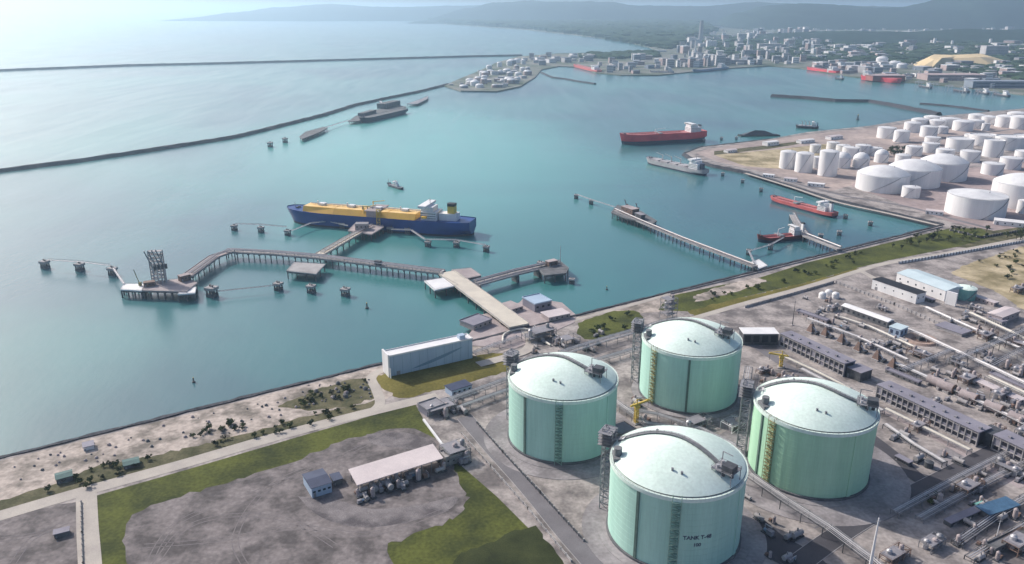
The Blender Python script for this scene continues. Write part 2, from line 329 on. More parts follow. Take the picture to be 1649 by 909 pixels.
# ground patches (each a little above the one below)
sheet('sand_strip', [shore0 - d_ * 400 + E2 * -5] + [shore0 - E2 * 5, C(1100, 466) - E2 * 4] + P([(1110, 498), (1030, 505), (925, 520), (830, 560), (660, 620), (610, 650), (440, 705), (130, 792), (0, 832)]) + [shore0 - d_ * 300 - E2 * 80], 0.03, M['sand'])
sheet('scrub_patch', ragged(P([(0, 832), (0, 806), (60, 790), (110, 770), (165, 748), (240, 735), (330, 715), (430, 690), (500, 668), (590, 650), (612, 640), (620, 655), (440, 708), (130, 796)])), 0.06, M['scrub'])
sheet('rocky_scrub_patch', ragged(P([(445, 655), (500, 632), (560, 612), (592, 610), (605, 640), (560, 655), (500, 662)])), 0.06, M['scrub'])
sheet('grass_field', P([(152, 1000), (150, 800), (300, 757), (480, 704), (668, 650), (690, 690), (725, 735), (800, 800), (905, 905), (960, 980), (1000, 1100), (300, 1100)]), 0.05, M['grass'])
sheet('gravel_lot', ragged(smooth_path(P([(196, 1010), (200, 909), (203, 845), (240, 815), (350, 782), (470, 745), (560, 708), (640, 690), (692, 700), (722, 740), (745, 788), (752, 808), (738, 830), (700, 850), (640, 872), (624, 890), (650, 930), (700, 1010)]), 4)), 0.09, M['gravel'])
sheet('gravel_corner_lot', ragged(P([(-200, 900), (0, 838), (95, 812), (125, 808), (132, 1000), (-200, 1100)])), 0.05, M['gravel'])
sheet('dark_grass_patch', ragged(P([(738, 893), (860, 846), (910, 909), (960, 1000), (700, 1000)])), 0.10, mat('dark damp grass', (0.055, 0.065, 0.028), (0.028, 0.036, 0.018), 0.95, 0.05, amt=0.3, spec=0.1))
sheet('lawn_beside_building', ragged(smooth_path(P([(606, 606), (700, 585), (800, 568), (818, 578), (815, 598), (730, 622), (655, 640), (628, 634), (608, 615)]), 3)), 0.07, M['dryg'])
sheet('green_lawn', ragged(smooth_path(P([(928, 522), (965, 508), (1010, 500), (1034, 508), (1030, 528), (985, 540), (950, 548), (932, 538)]), 3)), 0.07, M['grass'])
sheet('green_belt', [C(1075, 478), C(1150, 462), C(1225, 447), C(1300, 423), C(1420, 394)] + P([(1530, 368), (1580, 368), (1600, 382), (1540, 398), (1430, 420), (1380, 432), (1300, 455), (1200, 478), (1110, 502), (1060, 500)]), 0.07, M['grass'])
sheet('dry_belt_edge', ragged(P([(1105, 502), (1200, 478), (1300, 455), (1380, 432), (1384, 437), (1300, 464), (1200, 488), (1118, 510)])), 0.09, M['dryg'])
sheet('pale_sand_bank', ragged(P([(1115, 478), (1160, 462), (1215, 447), (1235, 452), (1200, 466), (1150, 480), (1120, 486)])), 0.10, M['sand'])
sheet('tan_earth', ragged(P([(1530, 440), (1560, 425), (1649, 396), (1760, 375), (1800, 430), (1700, 480), (1649, 500), (1600, 468), (1560, 452)])), 0.08, M['tan'])
sheet('tank_farm_yard', P([(1370, 300), (1385, 288), (1649, 262), (1760, 262), (1760, 350), (1600, 372), (1530, 358)]), 0.06, mat('pink grey tank farm yard', (0.40, 0.32, 0.31), (0.25, 0.20, 0.20), 0.9, 0.012, amt=0.2, fine=0.1))
sheet('peninsula_yard', P([(1120, 247), (1140, 240), (1300, 217), (1500, 196), (1700, 178), (1740, 200), (1500, 250), (1400, 290), (1340, 308), (1240, 280), (1160, 262)]), 0.05, mat('pale pinkish filled yard', (0.43, 0.35, 0.32), (0.27, 0.22, 0.21), 0.9, 0.010, amt=0.2, fine=0.08))
sheet('peninsula_field', P([(1150, 250), (1250, 241), (1330, 232), (1400, 238), (1330, 262), (1252, 272), (1200, 268)]), 0.09, M['tan'])
sheet('peninsula_bank', P([(1150, 244), (1240, 234), (1300, 226), (1300, 230), (1240, 240), (1150, 250)]), 0.13, M['scrub'])
sheet('shrubby_plot', P([(1505, 395), (1560, 370), (1649, 352), (1760, 340), (1760, 378), (1649, 388), (1560, 400)]), 0.05, M['scrub'])
road('shore_road', [(-120, 866), (0, 831), (130, 793), (300, 746), (440, 705), (560, 673), (670, 646), (705, 638)], 13, 0.16, M['track'])
road('curved_access_road', [(598, 664), (612, 650), (606, 628), (598, 610), (608, 600), (628, 595)], 9, 0.20, M['track'])
road('side_road', [(139, 792), (141, 850), (145, 909), (150, 1000)], 13, 0.20, M['track'])
road('service_road', [(748, 672), (790, 720), (850, 786), (910, 858), (960, 915), (1010, 980)], 13, 0.16, M['asph2'], kerb=True)
road('lawn_path', [(922, 517), (985, 500), (1030, 488), (1078, 474)], 6, 0.22, M['track'])
road('belt_road', [(1100, 518), (1200, 489), (1300, 462), (1385, 436), (1430, 424), (1520, 409), (1649, 384), (1760, 362)], 9, 0.18, M['track'])
road('plant_road_north', [(1385, 436), (1440, 466), (1520, 510), (1620, 566), (1720, 620)], 8, 0.20, M['track'])
road('cross_road', [(1290, 905), (1350, 862), (1420, 820), (1500, 780), (1580, 738), (1649, 704), (1740, 665)], 14, 0.20, M['asph'], kerb=True)
road('tank_road', [(1380, 690), (1430, 728), (1475, 768), (1500, 780)], 13, 0.24, M['asph'])
road('yard_road', [(1420, 660), (1500, 700), (1580, 745), (1649, 785)], 10, 0.14, M['lilac'])
road('yard_road_and_shadow', [(1195, 835), (1235, 872), (1290, 905), (1350, 960)], 26, 0.16, M['asph'])  # asphalt widened so its dark colour also paints the nearest tank's shadow
road('rear_yard_road', [(1130, 520), (1210, 555), (1250, 580), (1320, 625), (1380, 690)], 9, 0.14, M['asph2'])
road('jetty_foot_road', [(833, 519), (848, 534), (856, 552), (846, 566), (812, 577), (770, 588)], 12, 0.62, M['track'])
road('tank_farm_road', [(1200, 279), (1275, 302), (1345, 325), (1430, 344), (1515, 364)], 8, 0.18, M['track'])
road('tank_farm_inner_road', [(1240, 286), (1345, 312), (1372, 318), (1460, 333), (1530, 352), (1600, 370)], 9, 0.16, M['asph2'])
road('tank_row_road', [(1440, 232), (1490, 228), (1560, 218), (1649, 206), (1720, 198)], 10, 0.17, M['asph2'])
road('tank_farm_cross_road', [(1560, 268), (1600, 258), (1649, 246), (1720, 232)], 9, 0.17, M['lilac'])
road('quay_concrete_strip', [(1112, 256), (1160, 264), (1210, 276), (1285, 299), (1345, 317)], 5, 0.26, M['conc'], False)

# hills
def ridge(name, dist, prof, depth, m, seed, rough=60):
    rnd = random.Random(seed); xs = [p[0] for p in prof]; b = MB(); nx = 260; ny = 30; vs = []
    hs = []
    for i in range(nx + 1):
        px = xs[0] + (xs[-1] - xs[0]) * i / nx
        for a, c in zip(prof[:-1], prof[1:]):
            if a[0] <= px <= c[0]:
                t = (px - a[0]) / (c[0] - a[0]); t = t * t * (3 - 2 * t); y = a[1] * (1 - t) + c[1] * t; break
        hs.append((px, max(0, HC + (14 - y) / FPX * dist)))
    ph = [rnd.uniform(0, 6) for _ in range(12)]
    for j in range(ny + 1):
        v = j / ny; e = math.sin(PI * min(1, v * 1.0)) ** 0.8
        for i, (px, h) in enumerate(hs):
            y = dist + (v - 0.5) * depth; x = (px - 824.5) / (FPX * _c) * dist * 1.0
            nz = sum(math.sin(x * f / 1000 + ph[k]) * math.cos(y * f / 1000 * 1.3 + ph[k + 6]) / (k + 1) for k, f in enumerate((0.9, 1.9, 3.3, 6.7, 11.1, 19.0)))
            z = h * e * (1 + 0.10 * nz * (0.4 + abs(v - 0.5))) + nz * rough * 0.12 * e
            vs.append((x + 0.0 * nz, y, max(z, -1) if 0 < j < ny else -1))
    b.add(vs, [(j * (nx + 1) + i, j * (nx + 1) + i + 1, (j + 1) * (nx + 1) + i + 1, (j + 1) * (nx + 1) + i) for j in range(ny) for i in range(nx)])
    o = b.build(name, m, smooth=True); tag(o, kind='structure')
ridge('hills', 15000, [(1120, 40), (1160, 22), (1200, 11), (1240, 8), (1290, 10), (1330, 13), (1380, 12), (1420, 5), (1450, -4), (1500, -8), (1545, -4), (1575, 3), (1600, 2), (1640, -8), (1720, -14), (1900, 5), (2000, 40)], 3800, M['hills'], 1, 130)
ridge('far_hills', 21000, [(690, 32), (760, 16), (800, 8), (860, 3), (920, 2), (965, 4), (1000, 9), (1100, 11), (1180, 8), (1300, 9), (1420, 12)], 5000, M['hills'], 2, 110)
ridge('coastal_hills', 27000, [(400, 26), (450, 18), (500, 13), (560, 9), (640, 11), (760, 10), (900, 12), (1000, 14)], 9000, M['hills'], 3)
ridge('low_wooded_rise', 8500, [(1150, 62), (1220, 51), (1300, 48), (1400, 50), (1500, 45), (1600, 43), (1720, 42), (1900, 50)], 1500, M['hills'], 4, 60)

def in_poly(x, y, poly):
    c = False; j = len(poly) - 1
    for i in range(len(poly)):
        xi, yi = poly[i]; xj, yj = poly[j]
        if (yi > y) != (yj > y) and x < (xj - xi) * (y - yi) / (yj - yi) + xi: c = not c
        j = i
    return c
# far woodland: one uncountable mass
def forest(name, label, pixpoly, n, size, seed):
    rnd = random.Random(seed); b = MB(); W_ = [(p.x, p.y) for p in P(pixpoly)]
    x0, x1 = min(p[0] for p in W_), max(p[0] for p in W_); y0, y1 = min(p[1] for p in W_), max(p[1] for p in W_); k = 0
    while k < n:
        x = rnd.uniform(x0, x1); t = rnd.random(); y = y0 + (y1 - y0) * t ** 1.7
        if not in_poly(x, y, W_): k += 0.02; continue
        s_ = size * rnd.uniform(0.6, 1.6) * (0.6 + y / 9000); h = s_ * rnd.uniform(0.35, 0.7)
        vs = [(x + s_ * math.cos(a) * rnd.uniform(0.7, 1.2), y + s_ * math.sin(a) * rnd.uniform(0.7, 1.2), z) for z, q in ((-1, 1), (h * 0.7, 1)) for a in (0.3, 1.3, 2.4, 3.4, 4.5, 5.5)]
        vs.append((x, y, h)); b.add(vs, [(i, (i + 1) % 6, 6 + (i + 1) % 6, 6 + i) for i in range(6)] + [(6 + i, 6 + (i + 1) % 6, 12) for i in range(6)]); k += 1
    o = b.build(name, M['forest']); tag(o, label, 'woodland', None, 'stuff')
forest('woodland', 'dark hazy woodland along the far coast left of the town', [(700, 37), (850, 47), (960, 59), (1045, 74), (1075, 80), (1110, 62), (1150, 50), (1130, 40), (900, 34), (700, 31)], 5200, 42, 3)
forest('tree_belt', 'strip of dark trees on the spit behind the far headland', [(935, 88), (1000, 86.5), (1058, 84), (1060, 92), (1000, 95), (940, 94)], 420, 20, 4)
forest('scattered_trees', 'belts of trees running between the buildings of the far town', [(1130, 60), (1649, 55), (1800, 60), (1800, 130), (1649, 130), (1440, 100), (1300, 98), (1150, 92)], 3600, 24, 5)

# ------------------------------------------------------------------ LNG tanks
TD = 42.0; TH = 51.8; RISE = 12.5
def dome_z(r): 
    Rd = (TD ** 2 + RISE ** 2) / (2 * RISE); return TH + 1.0 + math.sqrt(max(Rd * Rd - r * r, 0)) - (Rd - RISE)
def lattice(b, x, y, wx, wy, z0, z1, nb, t, rz=0):
    q = Matrix.Rotation(rz, 3, 'Z'); T = lambda a, c, z: Vector((x, y, 0)) + q @ Vector((a, c, z))
    cs = [(-wx / 2, -wy / 2), (wx / 2, -wy / 2), (wx / 2, wy / 2), (-wx / 2, wy / 2)]
    for a, c in cs: b.bar(T(a, c, z0), T(a, c, z1), t * 1.4)
    for k in range(nb):
        za = z0 + (z1 - z0) * k / nb; zb = z0 + (z1 - z0) * (k + 1) / nb
        for i in range(4):
            p, q2 = cs[i], cs[(i + 1) % 4]; b.bar(T(*p, zb), T(*q2, zb), t)
            b.bar(T(*(p if k % 2 else q2), za), T(*(q2 if k % 2 else p), zb), t * 0.8)
def text_on_wall(s, size, r, az, z, parent, name):
    cu = bpy.data.curves.new('t', 'FONT'); cu.body = s; cu.size = size; cu.align_x = 'CENTER'; cu.offset = 0.04 * size
    to = bpy.data.objects.new('t', cu); COL.objects.link(to)
    dg = bpy.context.evaluated_depsgraph_get(); me = bpy.data.meshes.new_from_object(to.evaluated_get(dg))
    for v in me.vertices:
        a = az + v.co.x / r; zz = z + v.co.y; v.co = (r * math.cos(a), r * math.sin(a), zz)
    me.materials.clear(); me.materials.append(M['navyroof'])
    bpy.data.objects.remove(to); o = bpy.data.objects.new(name, me); COL.objects.link(o); o.parent = parent; return o
def lng_tank(x, y, label, m, line_az, band_az, plat, tower_az, text=False, dark_roof_kit=True):
    t = thing('lng_storage_tank', label, 'storage tank', (x, y, 0), 0, 'four mint green LNG tanks')
    n = 96
    MB().ring(0, 0, [(TD + 7, -0.3), (TD + 7, 0.55), (TD + 1, 0.6)], n).build('base_slab', M['pad'], t, smooth=True)
    MB().ring(0, 0, [(TD + 1.2, 0.5), (TD + 1.2, 2.2), (TD + 0.02, 2.25)], n).build('footing', M['concd'], t, smooth=True)
    b = MB(); b.ring(0, 0, [(TD, 0.4), (TD, TH)], n)
    b.build('wall', m, t, smooth=True)
    b = MB()
    for zz in [4.2 * q for q in range(1, 12)]: b.ring(0, 0, [(TD + .01, zz), (TD + .07, zz + .03), (TD + .07, zz + .16), (TD + .01, zz + .19)], n)
    b.build('pour_joints', m, t, smooth=False)
    b = MB(); b.ring(0, 0, [(TD, TH - 1.6), (TD + 0.7, TH - 1.5), (TD + 0.7, TH + 1.0), (TD - 1.2, TH + 1.0)], n); b.build('ring_beam', M['dome'], t, smooth=True)
    b = MB(); prof = [(TD - 1.0 - (TD - 1.0) * (i / 14), dome_z((TD - 1.0) * (1 - i / 14)) + (0.02)) for i in range(15)]; prof[-1] = (0.01, dome_z(0)); b.ring(0, 0, prof, n)
    b.build('dome_roof', M['dome'], t, smooth=True)
    # handrail round the ring beam
    b = MB()
    for zz in (TH + 1.6, TH + 2.2):
        b.tube([((TD + .4) * math.cos(2 * PI * i / 72), (TD + .4) * math.sin(2 * PI * i / 72), zz) for i in range(73)], 0.07, 4)
    for i in range(72): b.bar(((TD + .4) * math.cos(2 * PI * i / 72), (TD + .4) * math.sin(2 * PI * i / 72), TH + .9), ((TD + .4) * math.cos(2 * PI * i / 72), (TD + .4) * math.sin(2 * PI * i / 72), TH + 2.2), 0.12)
    b.build('handrail', M['steel'], t)
    # vertical buttress line
    a = R(line_az); b = MB(); b.box(-0.45, 0.45, -0.9, 0.9, 0.6, TH - 1.7, rz=a, c=((TD + 0.3) * math.cos(a), (TD + 0.3) * math.sin(a), 0)); b.build('cable_duct', M['duct'], t)
    for da in (180, 95):
        a2 = R(line_az + da); b = MB(); b.box(-0.35, 0.35, -1.6, 1.6, 0.6, TH - 1.7, rz=a2, c=((TD + 0.2) * math.cos(a2), (TD + 0.2) * math.sin(a2), 0)); b.build('buttress', m, t)
    # stair band: zig-zag stair in a cage
    a = R(band_az); b = MB(); q = Matrix.Rotation(a, 3, 'Z'); T = lambda u, v, z: q @ Vector((TD + 1.3 + u, v, z))
    for s in (-2.6, 2.6):
        for u in (-0.9, 0.9): b.bar(T(u, s, 0.6), T(u, s, TH + 3), 0.32)
    b.build('stair_cage', M['olive'] if band_az < 230 else M['stair'], t)
    b = MB(); k = 0; z = 1.0
    while z < TH - 2.5:
        s = 1 if k % 2 else -1; b.bar(T(0.4 * s, -2.4 * s, z), T(0.4 * s, 2.4 * s, z + 2.6), 1.1, 0.25); b.box(-0.9, 0.9, -2.6, 2.6, z + 2.55, z + 2.7, rz=a, c=T(0, 0, 0)); z += 2.75; k += 1
    b.build('stair_flights', M['olive'] if band_az < 230 else M['stair'], t)
    # pipe and lift tower
    a = R(tower_az); b = MB(); cx, cy = (TD + 5.2) * math.cos(a), (TD + 5.2) * math.sin(a)
    lattice(b, cx, cy, 7, 6, 0.5, TH + 10, 12, 0.42, a); b.build('pipe_tower', M['steel'], t)
    b = MB()
    for k in range(5): b.box(-3.6, 5.6, -6.1, 6.1, TH + 1 + 2.2 * k - 2, TH + 1.25 + 2.2 * k - 2, rz=a, c=(cx, cy, 0))
    b.box(-2.0, 2.4, -2.2, 1.8, TH + 3.5, TH + 7.2, rz=a, c=(cx, cy, 0)); b.build('tower_platform', M['steel'], t)
    b = MB()
    for k, s in enumerate((-1.8, 0.0, 1.8)):
        px_, py_ = (TD + 2.2) * math.cos(a) - s * math.sin(a), (TD + 2.2) * math.sin(a) + s * math.cos(a)
        b.tube([(px_, py_, 1), (px_, py_, TH + 3), ((TD - 6) * math.cos(a) - s * math.sin(a), (TD - 6) * math.sin(a) + s * math.cos(a), TH + 6)], 0.6, 8)
    b.build('riser_pipes', M['pipe'], t)
    # big valve house at the roof edge near the tower
    b = MB(); rr = TD - 4; a = a + 0.5; cx2, cy2 = rr * math.cos(a), rr * math.sin(a); b.box(-3, 3, -5.5, 5.5, TH + 1, TH + 4, rz=a, c=(cx2, cy2, 0)); b.cyl(cx2, cy2, TH + 4, TH + 9, 2.6, n=16); b.build('valve_house', M['walk'], t)
    # roof walkway
    pr = [(-0.84, 0.46), (-0.55, 0.42), (-0.28, 0.34), (0.0, 0.16), (0.2, -0.06), (0.38, -0.22 if plat[1] > -.5 else -0.3), (plat[0], plat[1])]
    pts = smooth_path([Vector((u * TD, v * TD, 0)) for u, v in pr], 6); pts = [Vector((p.x, p.y, dome_z(math.hypot(p.x, p.y)) + 0.9)) for p in pts]
    b = MB()
    for p1, p2 in zip(pts[:-1], pts[1:]): b.bar(p1, p2, 2.4, 0.5)
    Ls, Rs = offs(pts, 2.4)
    for S_ in (Ls, Rs): b.tube([Vector((p.x, p.y, pts[i].z + 1.15)) for i, p in enumerate(S_)], 0.10, 5)
    for i in range(0, len(pts), 2):
        for S_ in (Ls, Rs): p = S_[i]; b.bar((p.x, p.y, pts[i].z - 1.0), (p.x, p.y, pts[i].z + 1.15), 0.16)
    b.build('roof_walkway', M['walk'], t)
    b = MB(); Ls, Rs = offs(pts, 4.2)
    b.tube([Vector((p.x, p.y, pts[i].z - 0.1)) for i, p in enumerate(Ls)], 0.38, 6); b.build('roof_pipe', M['pipe'], t)
    # pump platform with equipment
    ux, uy = plat[0] * TD, plat[1] * TD; z0 = dome_z(math.hypot(ux, uy)); a = math.atan2(uy, ux)
    b = MB(); b.box(-7, 7, -6, 6, z0 + 3.6, z0 + 4.0, rz=a, c=(ux, uy, 0)); q = Matrix.Rotation(a, 3, 'Z')
    for sx in (-6.5, 0, 6.5):
        for sy in (-5.5, 5.5): v = q @ Vector((sx, sy, 0)); b.bar((ux + v.x, uy + v.y, dome_z(min(41, math.hypot(ux + v.x, uy + v.y)))-.3), (ux + v.x, uy + v.y, z0 + 5.2), 0.4)
    for (s0, s1) in (((-7, -6), (7, -6)), ((7, -6), (7, 6)), ((7, 6), (-7, 6)), ((-7, 6), (-7, -6))):
        v0 = q @ Vector((*s0, z0 + 5.1)); v1 = q @ Vector((*s1, z0 + 5.1)); b.bar(v0 + Vector((ux, uy, 0)), v1 + Vector((ux, uy, 0)), 0.15)
    pl = b.build('pump_platform', M['steel'], t)
    for sx, sy, hh, rr in ((-4, -3, 5, 1.0), (-4, 2.5, 5.5, 1.0), (0, -3, 4, 0.9), (0.5, 3, 6, 1.1), (4, 0, 4.5, 1.2)):
        v = q @ Vector((sx, sy, 0)); MB().cyl(ux + v.x, uy + v.y, z0 - 1, z0 + 3 + hh * .6, rr, n=10).build('pump_column', M['pipe'] if sx < 0 else M['dsteel'], pl)
    b = MB(); b.box(-.5, 6.5, -5.2, 1.5, z0 + 4, z0 + 8.2, rz=a, c=(ux, uy, 0)); b.build('control_cabin', M['dsteel'], pl)
    b = MB(); v = q @ Vector((-5.5, 4.5, 0)); b.bar((ux + v.x, uy + v.y, z0 + 4), (ux + v.x, uy + v.y, z0 + 11), 0.5); w_ = q @ Vector((2, 3, 0)); b.bar((ux + v.x, uy + v.y, z0 + 11), (ux + w_.x, uy + w_.y, z0 + 11.6), 0.4); b.build('jib_crane', M['steel'], pl)
    # small roof nozzles
    for aa, rr in ((250, .62), (262, .66), (120, .5)):
        xx, yy = TD * rr * math.cos(R(aa)), TD * rr * math.sin(R(aa)); MB().cyl(xx, yy, dome_z(TD * rr) - .5, dome_z(TD * rr) + 1.6, 0.8, n=10).build('roof_nozzle', M['steel'], t)
    if text:
        tc = text.split('\n')
        text_on_wall(tc[0], 3.6, TD + 0.06, R(277), 24.5, t, 'lettering'); text_on_wall(tc[1], 3.2, TD + 0.06, R(277), 19.5, t, 'lettering')
        MB().cyl(0, 0, 0, 0.12, 0.7, n=12)
    return t
P1, P2, P3, P4 = (39.5, 546.5), (155.4, 621.7), (218.1, 501), (104.7, 427.7)
lng_tank(*P1, 'mint green domed LNG tank nearest the jetty, leftmost of the four', M['tank_a'], 225, 263, (0.56, -0.33), 146)
lng_tank(*P2, 'mint green domed LNG tank at the back of the four, nearest the green belt', M['tank_a'], 256, 213, (0.56, -0.36), 156)
lng_tank(*P3, 'greener domed LNG tank on the right of the four, beside the asphalt crossing', M['tank_b'], 195, 210, (0.72, -0.34), 158)
lng_tank(*P4, 'mint green domed LNG tank nearest the camera with dark lettering on its wall', M['tank_a'], 226, 258, (0.56, -0.56), 150, text='TANK T-48\n100')
# apron round tank four
b = MB(); b.ring(P4[0], P4[1], [(TD + 17, 0.0), (TD + 17, 0.32), (TD + 6.5, 0.34)], 80); struct('tank_apron', b, M['pad'])
b = MB(); b.ring(P3[0], P3[1], [(TD + 28, 0.0), (TD + 28, 0.28), (TD + 6.5, 0.30)], 80); struct('tank_apron', b, M['pad'])
b = MB(); b.ring(P1[0], P1[1], [(TD + 20, 0.0), (TD + 20, 0.28), (TD + 6.5, 0.30)], 80); struct('tank_apron', b, M['pad'])

# ------------------------------------------------------------------ generic builders
def frame(p0, p1):
    d = p1 - p0; return d.length, math.atan2(d.y, d.x)
def building(name, label, cat, a, c, depth, h, wallm, roofm, z=0, win=None, gable=0, over=0.5, door=True, group=None, parapet=False, mb_extra=None):
    """facade foot from a to c (points), depth away to the left of that direction"""
    L, rz = frame(a, c); t = thing(name, label, cat, (a.x, a.y, z), rz, group)
    MB().box(0, L, 0, depth, 0, h).build('wall', wallm, t)
    b = MB()
    if gable:
        n = [(-over, -over, h), (-over, depth + over, h), (-over, depth / 2, h + gable)]; f = [(L + over, y, zz) for _, y, zz in n]
        lo = [(x, y, zz + 0.25) for x, y, zz in n + f]
        b.add(n + f + lo, [(0, 1, 4, 3), (6, 8, 11, 9), (8, 7, 10, 11), (0, 2, 8, 6), (2, 1, 7, 8), (3, 5, 11, 9), (5, 4, 10, 11), (0, 3, 9, 6), (1, 4, 10, 7), (0, 1, 2), (3, 4, 5)])
    else:
        b.box(-over, L + over, -over, depth + over, h + 0.003, h + 0.5)
    rf = b.build('roof', roofm, t)
    if parapet:
        k = MB(); 
        for x0, x1, y0, y1 in ((-over, L + over, -over, -over + .4), (-over, L + over, depth + over - .4, depth + over), (-over, -over + .4, -over + .4, depth + over - .4), (L + over - .4, L + over, -over + .4, depth + over - .4)): k.box(x0, x1, y0, y1, h + .503, h + 1.4)
        k.build('parapet', roofm, rf)
    if win:
        nx, rows, ww, wh, wm = win
        for r_ in range(rows):
            zc = h * (r_ + 0.55) / rows
            for i in range(nx):
                xc = L * (i + 0.5) / nx
                MB().box(xc - ww / 2, xc + ww / 2, -0.12, 0.05, zc - wh / 2, zc + wh / 2).build('window', wm, t)
        for i in range(max(1, int(depth / 6))):
            yc = depth * (i + .5) / max(1, int(depth / 6)); MB().box(L - 0.05, L + 0.12, yc - ww / 2, yc + ww / 2, h * .55 - wh / 2, h * .55 + wh / 2).build('window', wm, t)
    if door: MB().box(L * 0.08, L * 0.08 + min(3.5, L * .12), -0.14, 0.05, 0.05, min(4, h * 0.5)).build('door', M['steel'], t)
    return t
def pipe_rack(label, pts, wd, h, npipe, bay=12, name='pipe_rack', pm='pipe', levels=1, sm='steel', z=0, group=None, r=0.35):
    base = pts[0]; t = thing(name, label, 'pipe rack', (base.x, base.y, z), 0, group)
    b = MB(); Ls, Rs = offs(pts, wd)
    for i in range(len(pts) - 1):
        n = max(1, int((pts[i + 1] - pts[i]).length / bay))
        for k in range(n + (i == len(pts) - 2)):
            l = Ls[i].lerp(Ls[i + 1], k / n) - base; r_ = Rs[i].lerp(Rs[i + 1], k / n) - base
            for p in (l, r_): b.bar((p.x, p.y, 0), (p.x, p.y, h + 0.2), 0.45)
            for lv in range(levels): zz = h * (lv + 1) / levels; b.bar((l.x, l.y, zz - .3), (r_.x, r_.y, zz - .3), 0.4)
        for S_ in (Ls, Rs): p = S_[i] - base; q = S_[i + 1] - base; b.bar((p.x, p.y, h - .3), (q.x, q.y, h - .3), 0.3)
    b.build('frame', M[sm], t)
    for lv in range(levels):
        zz = h * (lv + 1) / levels + r
        for k in range(npipe):
            f = (k + 0.5) / npipe; rr = r * (0.6 + 0.7 * ((k * 7 + lv * 3) % 4) / 3)
            MB().tube([(Ls[i].lerp(Rs[i], f) - base) + Vector((0, 0, zz)) for i in range(len(pts))], rr, 6).build('pipe', M[pm] if (k + lv) % 3 else M['steel'], t)
    return t

# ------------------------------------------------------------------ jetties
PM = {}
def piles(pts, top, r, parent):
    """every pile is a part of its own; the mesh data is shared"""
    key = (round(top, 2), r)
    for p in pts[:98]:
        if key not in PM:
            o = MB().cyl(0, 0, -1, top, r, n=8).build('pile', M['concd'], parent); PM[key] = o.data
        else:
            o = bpy.data.objects.new('pile', PM[key]); COL.objects.link(o); o.parent = parent
        o.location = (p.x, p.y, 0)
def piled_deck(name, label, cat, poly, ztop, th=1.6, deckm='conc', pile=14, edge='white', group=None, pr=0.7, clad=None):
    cx = sum(p.x for p in poly) / len(poly); cy = sum(p.y for p in poly) / len(poly)
    t = thing(name, label, cat, (cx, cy, SEA), 0, group); W_ = [(p.x - cx, p.y - cy) for p in poly]
    MB().prism(W_, ztop - th - SEA, ztop - SEA).build('deck', M[deckm], t)
    b = MB(); per = []
    for i in range(len(W_)):
        a, c = Vector(W_[i]), Vector(W_[(i + 1) % len(W_)]); n = max(1, int((c - a).length / pile))
        per += [(a.lerp(c, k / n)) * 0.94 for k in range(n)]
    piles(per, ztop - th - SEA, pr, t)
    b = MB(); b.prism([(x * 0.9, y * 0.9) for x, y in W_], ztop - th - 1.8 - SEA, ztop - th - 0.01 - SEA); b.build('pile_cap', M['concd'], t)
    k = MB()
    for i in range(len(W_)):
        a, c = Vector(W_[i]) * 0.99, Vector(W_[(i + 1) % len(W_)]) * 0.99
        for zz in (0.6, 1.2): k.bar((a.x, a.y, ztop - SEA + zz), (c.x, c.y, ztop - SEA + zz), 0.12)
    k.build('railing', M['steel'], t)
    return t
def trestle(name, label, pts, wd, ztop, deckm='conc', npipe=5, side=1, bay=16, rack=True, pier_w=None, cat='jetty', th=1.5):
    base = pts[0]; t = thing(name, label, cat, (base.x, base.y, SEA), 0); H = ztop - SEA
    Ls, Rs = offs(pts, wd); b = MB(); n = len(pts)
    q = [p - base for p in Ls] + [p - base for p in reversed(Rs)]
    MB().prism([(p.x, p.y) for p in q], H - th, H).build('deck', M[deckm], t)
    k = MB()
    for S_ in (Ls, Rs):
        for a, c in zip(S_[:-1], S_[1:]):
            a_ = a - base; c_ = c - base; k.bar((a_.x, a_.y, H + .35), (c_.x, c_.y, H + .35), 0.5, 0.7)
    k.build('kerb', M['conc'], t)
    pl_ = []; c = MB()
    for i in range(n - 1):
        m_ = max(1, int((pts[i + 1] - pts[i]).length / bay))
        for j in range(m_ + (i == n - 2)):
            l = Ls[i].lerp(Ls[i + 1], j / m_) - base; r_ = Rs[i].lerp(Rs[i + 1], j / m_) - base
            c.bar((l.x, l.y, H - th - .7), (r_.x, r_.y, H - th - .7), 1.8, 1.3)
            for f in (0.1, 0.9): pl_.append(l.lerp(r_, f))
            if pier_w: p = l.lerp(r_, .5); b = MB(); b.box(-pier_w / 2, pier_w / 2, -wd * .45, wd * .45, -1, H - th - 1.3, rz=math.atan2((pts[i + 1] - pts[i]).y, (pts[i + 1] - pts[i]).x), c=(p.x, p.y, 0)); b.build('pier', M['concd'], t)
    piles(pl_, H - th - 1.3, 0.75, t); c.build('crossheads', M['concd'], t)
    if rack:
        b = MB()
        for i in range(n - 1):
            m_ = max(1, int((pts[i + 1] - pts[i]).length / 12))
            for j in range(m_):
                u = pts[i].lerp(pts[i + 1], j / m_) - base; v = (Rs[i] if side < 0 else Ls[i]).lerp((Rs[i + 1] if side < 0 else Ls[i + 1]), j / m_) - base
                for f in (0.1, 0.9): p = u.lerp(v, f); b.bar((p.x, p.y, H), (p.x, p.y, H + 3.2), 0.4)
                p, q2 = u.lerp(v, .05), u.lerp(v, .95); b.bar((p.x, p.y, H + 2.6), (q2.x, q2.y, H + 2.6), 0.5)
        b.build('pipe_supports', M['steel'], t)
        for k in range(npipe):
            f = 0.12 + 0.76 * k / max(1, npipe - 1); S_ = Rs if side < 0 else Ls
            MB().tube([(pts[i].lerp(S_[i], f) - base) + Vector((0, 0, H + 3.3)) for i in range(n)], 0.55 if k % 2 else 0.4, 6).build('pipe', M['pipe'] if k % 2 else M['rust'] if k == 2 else M['steel'], t)
    return t
